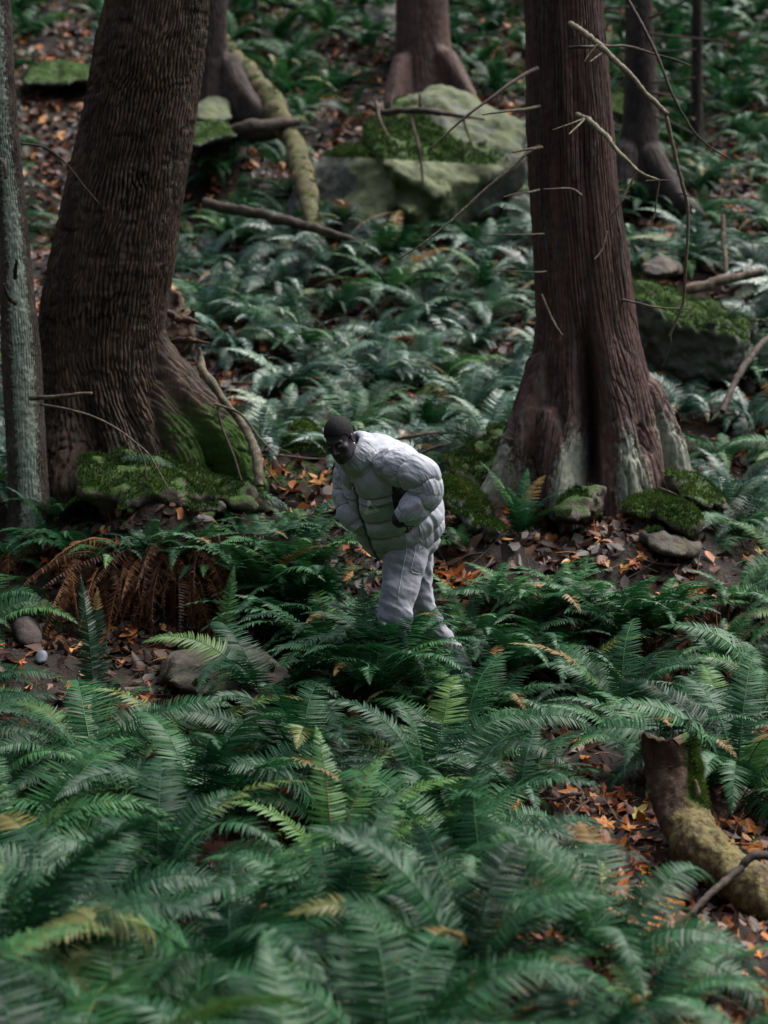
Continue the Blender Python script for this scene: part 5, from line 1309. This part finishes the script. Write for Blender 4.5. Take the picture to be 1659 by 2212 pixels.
ppart('body', np.concatenate(Vs), np.concatenate(Qs), MAT['skin'])
ppart('hair', head_w(Vr), Qr, MAT['hair'])
def ball(c, r, n=16, m=12, sq=(1, 1, 1)):
    th = np.linspace(0, 2*np.pi, n, endpoint=False); ph = np.linspace(.02, np.pi-.02, m)
    PH, TH = np.meshgrid(ph, th, indexing='ij')
    V = np.stack([np.sin(PH)*np.cos(TH), np.cos(PH), np.sin(PH)*np.sin(TH)], -1).reshape(-1, 3)*r*np.array(sq)
    return V+np.array(c), gridq(m, n, True)
for sg in (-1, 1):
    V, Q = ball((sg*.031, .0835, .001), .0098); eo = ppart('eye', head_w(V), Q, MAT['eye'])
    V, Q = ball((sg*.029, .0905, .000), .0048, sq=(1, .7, 1)); ppart('iris', head_w(V), Q, MAT['iris'], eo).matrix_parent_inverse = Matrix()
V, Q = ball((.086, .004, -.036), .0062, sq=(.6, 1, 1.5)); ppart('earring', head_w(V), Q, MAT['metal'])

# ---- puffer jacket torso
def px3(x, y, d): return P(x, y, d)
ringC = [(876, 1166, 11.61), (872, 1152, 11.585), (863, 1124, 11.54), (852, 1094, 11.49), (838, 1062, 11.44), (823, 1022, 11.38), (806, 1004, 11.33), (793, 990, 11.29), (785, 981, 11.27), (780, 974, 11.25)]
ringA = [.215, .238, .250, .238, .228, .232, .222, .165, .095, .04]
ringB = [.175, .190, .202, .200, .195, .185, .155, .12, .085, .04]
RC = spline(np.concatenate([np.array([px3(*q) for q in ringC]), np.array(ringA)[:, None], np.array(ringB)[:, None]], 1), 360)
Cc, Aa, Bb = RC[:, :3], RC[:, 3], RC[:, 4]
Tt = np.gradient(Cc, axis=0); Tt /= np.linalg.norm(Tt, axis=1)[:, None]
Tt = np.stack([np.convolve(np.pad(Tt[:, k], 30, mode='edge'), np.ones(61)/61, 'valid') for k in range(3)], 1); Tt /= np.linalg.norm(Tt, axis=1)[:, None]
Fr = Fd-Tt*(Tt@Fd)[:, None]; Fr /= np.linalg.norm(Fr, axis=1)[:, None]
Lr = np.cross(Tt, Fr); Lr = Lr*np.sign(Lr@Ld)[:, None]
SL = np.concatenate([[0], np.cumsum(np.linalg.norm(np.diff(Cc, axis=0), axis=1))])
NT = 420
ph = np.linspace(0, 2*np.pi, NT, endpoint=False)
def sellipse(a, b, p, n=2.35):
    c, s_ = np.cos(p), np.sin(p)
    r = (np.abs(c/a)**n+np.abs(s_/b)**n)**(-1/n)
    return r*c, r*s_
seams = np.array([0.0, .085, .195, .305, .415, .53, .70])
def puff(s, seams, h, e=.62, sharp=.012):
    i = np.clip(np.searchsorted(seams, s, 'right')-1, 0, len(seams)-2)
    w = seams[i+1]-seams[i]; f = (s-seams[i])/w; f = np.clip(f, 0, 1)
    return h*(4*f*(1-f))**e*np.minimum(w/.11, 1.2), np.minimum(f, 1-f)*w
SS, PHI = np.meshgrid(SL, ph, indexing='ij')
# seams sag and wander a little round the body
sw_ = SS+.006*np.sin(PHI*2+1)+.010*vnoise(V3(np.cos(PHI)*1.5, np.sin(PHI)*1.5, 4+SS*3))
h0, ds = puff(sw_, seams, .030, .36)
side = np.exp(-(angd(PHI, 0)/.10)**2)+np.exp(-(angd(PHI, np.pi)/.10)**2)
zipd = np.abs(angd(PHI, np.pi/2))*Bb[:, None]*1.1
zg = np.exp(-(zipd/.020)**2); sg_ = np.exp(-(np.abs(angd(PHI, -.12))*.23/.012)**2)
wr = np.exp(-ds/.02)*np.abs(fbm(V3(np.cos(PHI)*16, np.sin(PHI)*16, SS*6), 3))*.006
wr2 = .010*fbm(V3(np.cos(PHI)*2.6, np.sin(PHI)*2.6, SS*8+3), 3)*(h0/.030)
wz = np.exp(-zipd/.02)*np.abs(fbm(V3(PHI*2, PHI*0, SS*38), 2))*.004
rl_ = h0*(1-.9*zg)*(1-.35*sg_)-.010*zg-.003*sg_+wr*(1-zg)+wr2+wz-.004
ex, ey = sellipse(Aa[:, None], Bb[:, None], PHI)
rr_n = np.sqrt(ex**2+ey**2)
fac = 1+rl_/rr_n
Vj = Cc[:, None]+Lr[:, None]*(ex*fac)[..., None]+Fr[:, None]*(ey*fac)[..., None]
shw = 1-smooth(.25, .55, SS)
Vj[..., 2] += shw*(.23*ex-.10*ey)
# hem rolls under
inner = [(.006, .93), (.022, .88), (.06, .86)]
rows = [Vj]
for dz, sc in inner[::1]:
    r0 = Cc[0]+(Vj[0]-Cc[0])*sc+Tt[0]*dz
    rows.insert(0, r0[None])
Vj = np.concatenate(rows); nr = len(Vj)
Vt_, Qt_ = Vj.reshape(-1, 3), gridq(nr, NT, True)
Njk = vnormals(Vt_, Qt_)
jacket = ppart('jacket', Vt_, Qt_, MAT['jacket'])

def sleeve(path, seams, nm, h=.024, seed=0, cuff=True, ref=(0, 0, 1)):
    q = np.array([list(P(a, b, c))+[r*PX] for a, b, c, r in path])
    S = spline(q, 320); C, r = S[:, :3], S[:, 3]
    T, A, B = frames(C, ref)
    s = np.concatenate([[0], np.cumsum(np.linalg.norm(np.diff(C, axis=0), axis=1))]); s = s/s[-1]
    tot = np.linalg.norm(np.diff(C, axis=0), axis=1).sum()
    p = np.linspace(0, 2*np.pi, 220, endpoint=False)
    S2, P2 = np.meshgrid(s, p, indexing='ij')
    # seams crowd together on the inside of the bend: shift with angle
    ss = S2+.018*np.sin(P2+seed)+.012*vnoise(V3(np.cos(P2)*1.4, np.sin(P2)*1.4, S2*5+seed*7))
    hh, dss = puff(ss*tot, np.array(seams)*tot, h*1.15, .4)
    w1 = np.exp(-dss/.014)*np.abs(fbm(V3(np.cos(P2)*9, np.sin(P2)*9, S2*10+seed), 3))*.005
    w2 = .007*fbm(V3(np.cos(P2)*2.2, np.sin(P2)*2.2, S2*9+seed*3), 3)
    rad = np.maximum(r[:, None]-h*.55+hh+w1+w2, .005)
    V = C[:, None]+rad[..., None]*(A[:, None]*np.cos(P2)[..., None]+B[:, None]*np.sin(P2)[..., None])
    if cuff:
        e = V[-1]; c = C[-1]
        V = np.concatenate([V, (c+(e-c)*.8-T[-1]*.002)[None], (c+(e-c)*.76-T[-1]*.03)[None]])
    n0 = V.shape[0]
    return ppart(nm, V.reshape(-1, 3), gridq(n0, 220, True), MAT['jacket'], jacket), V
sl_o, SV = sleeve([(812, 1004, 11.26, 26), (842, 1003, 11.16, 32), (870, 1011, 11.05, 35), (900, 1023, 10.99, 36), (918, 1040, 10.98, 36), (919, 1060, 10.99, 34), (908, 1084, 10.98, 31), (888, 1102, 10.98, 29), (864, 1116, 11.0, 23)],
       [0, .10, .27, .46, .62, .80, .965, 1.0], 'sleeve', .021, 1)
# upper shoulder cap blends into the yoke
sr_o, _ = sleeve([(790, 985, 11.42, 26), (768, 992, 11.47, 30), (755, 1015, 11.49, 31), (749, 1048, 11.49, 30), (752, 1085, 11.47, 29), (762, 1116, 11.43, 27), (782, 1138, 11.42, 24)],
       [0, .14, .34, .54, .74, .92, 1.0], 'sleeve', .016, 4)
# black lining at the near cuff
c0, c1 = P(869, 1113, 11.03), P(858, 1121, 11.02)
V, Q = tube([P(885, 1108, 11.0), P(866, 1119, 11.0), P(862, 1125, 11.02)], [.046, .048, .040], 20, 40, .05, 3); ppart('cuff_lining', V, Q, MAT['lining_and_shade'], jacket)

# painted shade under the near arm: black sheet running into the pocket opening
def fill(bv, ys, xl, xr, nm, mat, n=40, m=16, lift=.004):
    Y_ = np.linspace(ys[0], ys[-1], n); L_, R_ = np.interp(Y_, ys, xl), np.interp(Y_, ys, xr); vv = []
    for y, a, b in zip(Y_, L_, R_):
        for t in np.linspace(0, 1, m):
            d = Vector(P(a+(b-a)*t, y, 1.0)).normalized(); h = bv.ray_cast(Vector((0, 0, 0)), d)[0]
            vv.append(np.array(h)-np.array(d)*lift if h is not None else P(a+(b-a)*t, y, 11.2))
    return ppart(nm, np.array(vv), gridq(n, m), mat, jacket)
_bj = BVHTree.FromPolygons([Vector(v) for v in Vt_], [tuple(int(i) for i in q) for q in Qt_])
fill(_bj, [1040, 1052, 1075, 1098, 1112, 1126, 1136], [850, 847, 847, 851, 853, 860, 872], [884, 890, 890, 888, 886, 884, 876], 'arm_gap_shade', MAT['lining_and_shade'])

# ---- collar
Nc = nrm(Fd*.72+np.array([0, 0, .62])); Vd = nrm(-Fd*.62+np.array([0, 0, .72])); Lc = np.cross(Nc, Vd); Lc = Lc*np.sign(Lc@Ld)
cb = P(784, 991, 11.25)
prof_c = [(-.05, .020, 1.22), (-.01, .010, 1.14), (.02, .024, 1.08), (.055, .034, 1.0), (.09, .030, .93), (.115, .020, .89), (.124, .006, .87), (.122, -.008, .86), (.105, -.016, .86), (.06, -.012, .90), (.0, -.008, .94)]
pc = spline(np.array([[a, b, c] for a, b, c in prof_c]), 90)
pp = np.linspace(0, 2*np.pi, 260, endpoint=False)
S3, P3 = np.meshgrid(np.arange(90), pp, indexing='ij')
off, add, scl = pc[:, 0][:, None], pc[:, 1][:, None], pc[:, 2][:, None]
gap = np.exp(-(angd(P3, -np.pi/2)/.07)**2)
wv = .003*fbm(V3(np.cos(P3)*5, np.sin(P3)*5, off*30+0*P3), 3)+.005*np.abs(fbm(V3(np.cos(P3)*13, np.sin(P3)*13, off*8+0*P3), 2))*np.exp(-np.abs(off-.09)/.02)
ra, rb = .079*scl, .093*scl
Rr_ = 1/np.sqrt((np.cos(P3)/ra)**2+(np.sin(P3)/rb)**2)+add*(1-.6*gap)+wv
hgt = off*(1-.22*np.exp(-(angd(P3, -np.pi/2)/.5)**2))
Vc = cb+Nc*hgt[..., None]+Lc*(Rr_*np.cos(P3))[..., None]+Vd*(Rr_*np.sin(P3))[..., None]
ppart('collar', Vc.reshape(-1, 3), gridq(90, 260, True), MAT['jacket'], jacket)

# ---- trousers
LP_ = [(P(884, 1150, 11.53), .120), (P(880, 1178, 11.47), .120), (P(872, 1218, 11.42), .114), (P(864, 1272, 11.37), .104), (P(854, 1325, 11.34), .096), (P(847, 1385, 11.38), .088), (P(840, 1455, 11.43), .090)]
RP_ = [(P(900, 1150, 11.68), .115), (P(896, 1180, 11.70), .105), (P(897, 1225, 11.73), .100), (P(898, 1285, 11.77), .096), (P(914, 1330, 11.80), .086), (P(952, 1385, 11.84), .074), (P(990, 1436, 11.86), .076)]
def tr_sdf(X):
    d = smin(chain(X, [a for a, b in LP_], [b for a, b in LP_], .02), chain(X, [a for a, b in RP_], [b for a, b in RP_], .02), .022)
    d = smin(d, sd_ell(X, P(892, 1165, 11.60), (.145, .15, .13)), .03)
    return d
allq = np.array([a for a, b in LP_+RP_])
Vp, Qp, _ = sdf_mesh(tr_sdf, allq.min(0)-.16, allq.max(0)+.16, .0065)
Np = vnormals(Vp, Qp)
if np.mean(np.sum(Np*(Vp-Vp.mean(0)), 1)) < 0: Qp = Qp[:, ::-1]; Np = -Np
hz = Vp[:, 2]
fold = np.abs(fbm(Vp@np.array([[5, 0, 3], [0, 5, 2], [2, 1, 7.]])+3, 3))
fold2 = fbm(Vp@np.array([[6, 1, 5], [1, 6, 2], [4, 2, 16.]])+9, 3)
Vp = Vp+Np*(.014*(.5-fold)+.006*fold2+.005*np.sin(hz*40+4*fbm(Vp*4, 2))*smooth(.3, .0, hz-P(850, 1440, 11.5)[2]))[:, None]
trousers = ppart('trousers', Vp, Qp, MAT['denim'])

def bvh(*meshes):
    Vs, Fs, o = [], [], 0
    for V, Q in meshes:
        Vs += [Vector(v) for v in V]; Fs += [tuple(int(i) for i in q+o) for q in Q]; o += len(V)
    return BVHTree.FromPolygons(Vs, Fs)
B_tr = bvh((Vp, Qp)); B_jk = bvh((Vt_, Qt_))
def onto(b, x, y, lift=.003):
    """place a point of a garment detail on the cloth surface below it"""
    d = Vector(P(x, y, 1.0)).normalized()
    h, n, i, t = b.ray_cast(Vector((0, 0, 0)), d)
    if h is None: return None
    return np.array(h)-np.array(d)*lift
def seamline(b, pts, r, nm, mat, parent, lift=.0015, n=40):
    S = spline(np.array(pts, float).repeat(1, 0) if True else pts, n) if len(pts) > 2 else np.linspace(pts[0], pts[1], n)
    S = S if S.shape[1] == 2 else S[:, :2]
    q = [onto(b, x, y, lift) for x, y in S]; q = np.array([p for p in q if p is not None])
    if len(q) < 3: return
    k = np.ones(5)/5; q = np.stack([np.convolve(np.pad(q[:, j], 2, mode='edge'), k, 'valid') for j in range(3)], 1)
    V, Q = tube(q, r, len(q)*2, 6); return ppart(nm, V, Q, mat, parent)
def spl2(pts): return [(a, b) for a, b in pts]
seamline(B_tr, [(880, 1172), (876, 1200), (868, 1240), (860, 1285)], .0022, 'side_seam', MAT['thread'], trousers)
seamline(B_tr, [(897, 1180), (894, 1205), (887, 1232), (897, 1238), (908, 1240)], .0024, 'pocket', MAT['thread'], trousers)
seamline(B_tr, [(890, 1228), (899, 1233), (909, 1236)], .0018, 'pocket_hem', MAT['seamdark'], trousers)
for x, y in ((881, 1180), (905, 1184)):
    p = onto(B_tr, x, y, .003)
    if p is not None:
        V, Q = ball(p, .0055, 12, 8, (1, .5, 1)); ppart('rivet', V, Q, MAT['metal'], trousers)
# zip
zi = int(NT/4)
zv = Vj[3:, zi][:, :]; zc = zv[2:300:4]+Fr[2:300:4]*.019
V, Q = tube(zc, .0065, 160, 8); ppart('zip', V, Q, MAT['zip'], jacket)
V, Q = tube([zc[-1], zc[-1]+Fr[300]*.012-np.array([0, 0, .012]), zc[-1]+Fr[300]*.010-np.array([0, 0, .04])], .0025, 12, 6); ppart('zip_pull', V, Q, MAT['metal'], jacket)
# drawcord loop under the hem
dc = [P(905, 1163, 11.23), P(903, 1178, 11.22), P(909, 1187, 11.22), P(914, 1182, 11.22), P(911, 1170, 11.22), P(907, 1165, 11.23)]
V, Q = tube(dc, .0022, 50, 6); ppart('drawcord', V, Q, MAT['seamdark'], jacket)
# hip pocket welt and side seam
seamline(B_jk, [(897, 1118), (905, 1135), (908, 1160)], .0022, 'side_seam', MAT['seamdark'], jacket)
# triangular white emblem with its small lettering
EX, EY = lambda c: 696.8+c*.16, lambda c: 995.4+c*.16
out = [(612, 537), (640, 530), (757, 657), (747, 692), (580, 728), (560, 700)]
inn = [(640, 590), (644, 588), (697, 655), (695, 660), (622, 672), (619, 668)]
n_ = 10
def ringpts(poly): 
    r_ = []
    for i in range(6):
        a, b = np.array(poly[i], float), np.array(poly[(i+1) % 6], float)
        for k in range(n_): r_.append(a+(b-a)*k/n_)
    return np.array(r_)
O_, I_ = ringpts(out), ringpts(inn)
rings_ = [O_*(1-t)+I_*t for t in np.linspace(0, 1, 5)]
vv = []
for rg in rings_:
    for x, y in rg:
        p = onto(B_jk, EX(x), EY(y), .0035); vv.append(p if p is not None else P(EX(x), EY(y), 11.1))
emb = ppart('emblem', np.array(vv), gridq(5, 6*n_, True)[:, ::-1], MAT['white'], jacket)
def lettering(txt, a, b, h):
    cu = bpy.data.curves.new('t', 'FONT'); cu.body = txt; cu.size = 1; ob = bpy.data.objects.new('t', cu)
    COL.objects.link(ob); bpy.context.view_layer.update()
    me = bpy.data.meshes.new_from_object(ob); bpy.data.objects.remove(ob)
    co = np.array([v.co[:] for v in me.vertices]); mx = co[:, 0].max()
    a, b = np.array(a, float), np.array(b, float); u = (b-a)/np.linalg.norm(b-a); v = np.array([u[1], -u[0]])
    L_ = np.linalg.norm(b-a)
    for i, vert in enumerate(me.vertices):
        q = a+u*co[i, 0]/mx*L_+v*co[i, 1]*h
        p = onto(B_jk, EX(q[0]), EY(q[1]), .006)
        vert.co = Vector((p if p is not None else P(EX(q[0]), EY(q[1]), 11.1))-PBASE)
    me.name = 'lettering'; me.materials.append(MAT['ink'])
    link('lettering', me, None, emb)
lettering('PALACE', (590, 700), (600, 560), 22); lettering('PALACE', (650, 560), (735, 655), 22); lettering('PALACE', (618, 708), (735, 682), 22)

# ---- shoes
for a_, dd in ((P(838, 1472, 11.42), Fd), (P(1000, 1456, 11.86), nrm(Fd+np.array([0, 0, -.25])))):
    def f(X, a_=a_, dd=dd):
        d = sd_cap(X, a_+np.array([0, 0, .04]), a_, .048, .05)
        d = smin(d, sd_cap(X, a_-dd*.04+np.array([0, 0, -.02]), a_+dd*.17+np.array([0, 0, -.03]), .048, .042), .03)
        return smax(d, -(X[..., 2]-(a_[2]-.065)), .01)
    V, Q, _ = sdf_mesh(f, a_-.28, a_+.28, .009)
    ppart('shoe', V, Q, MAT['shoe'])
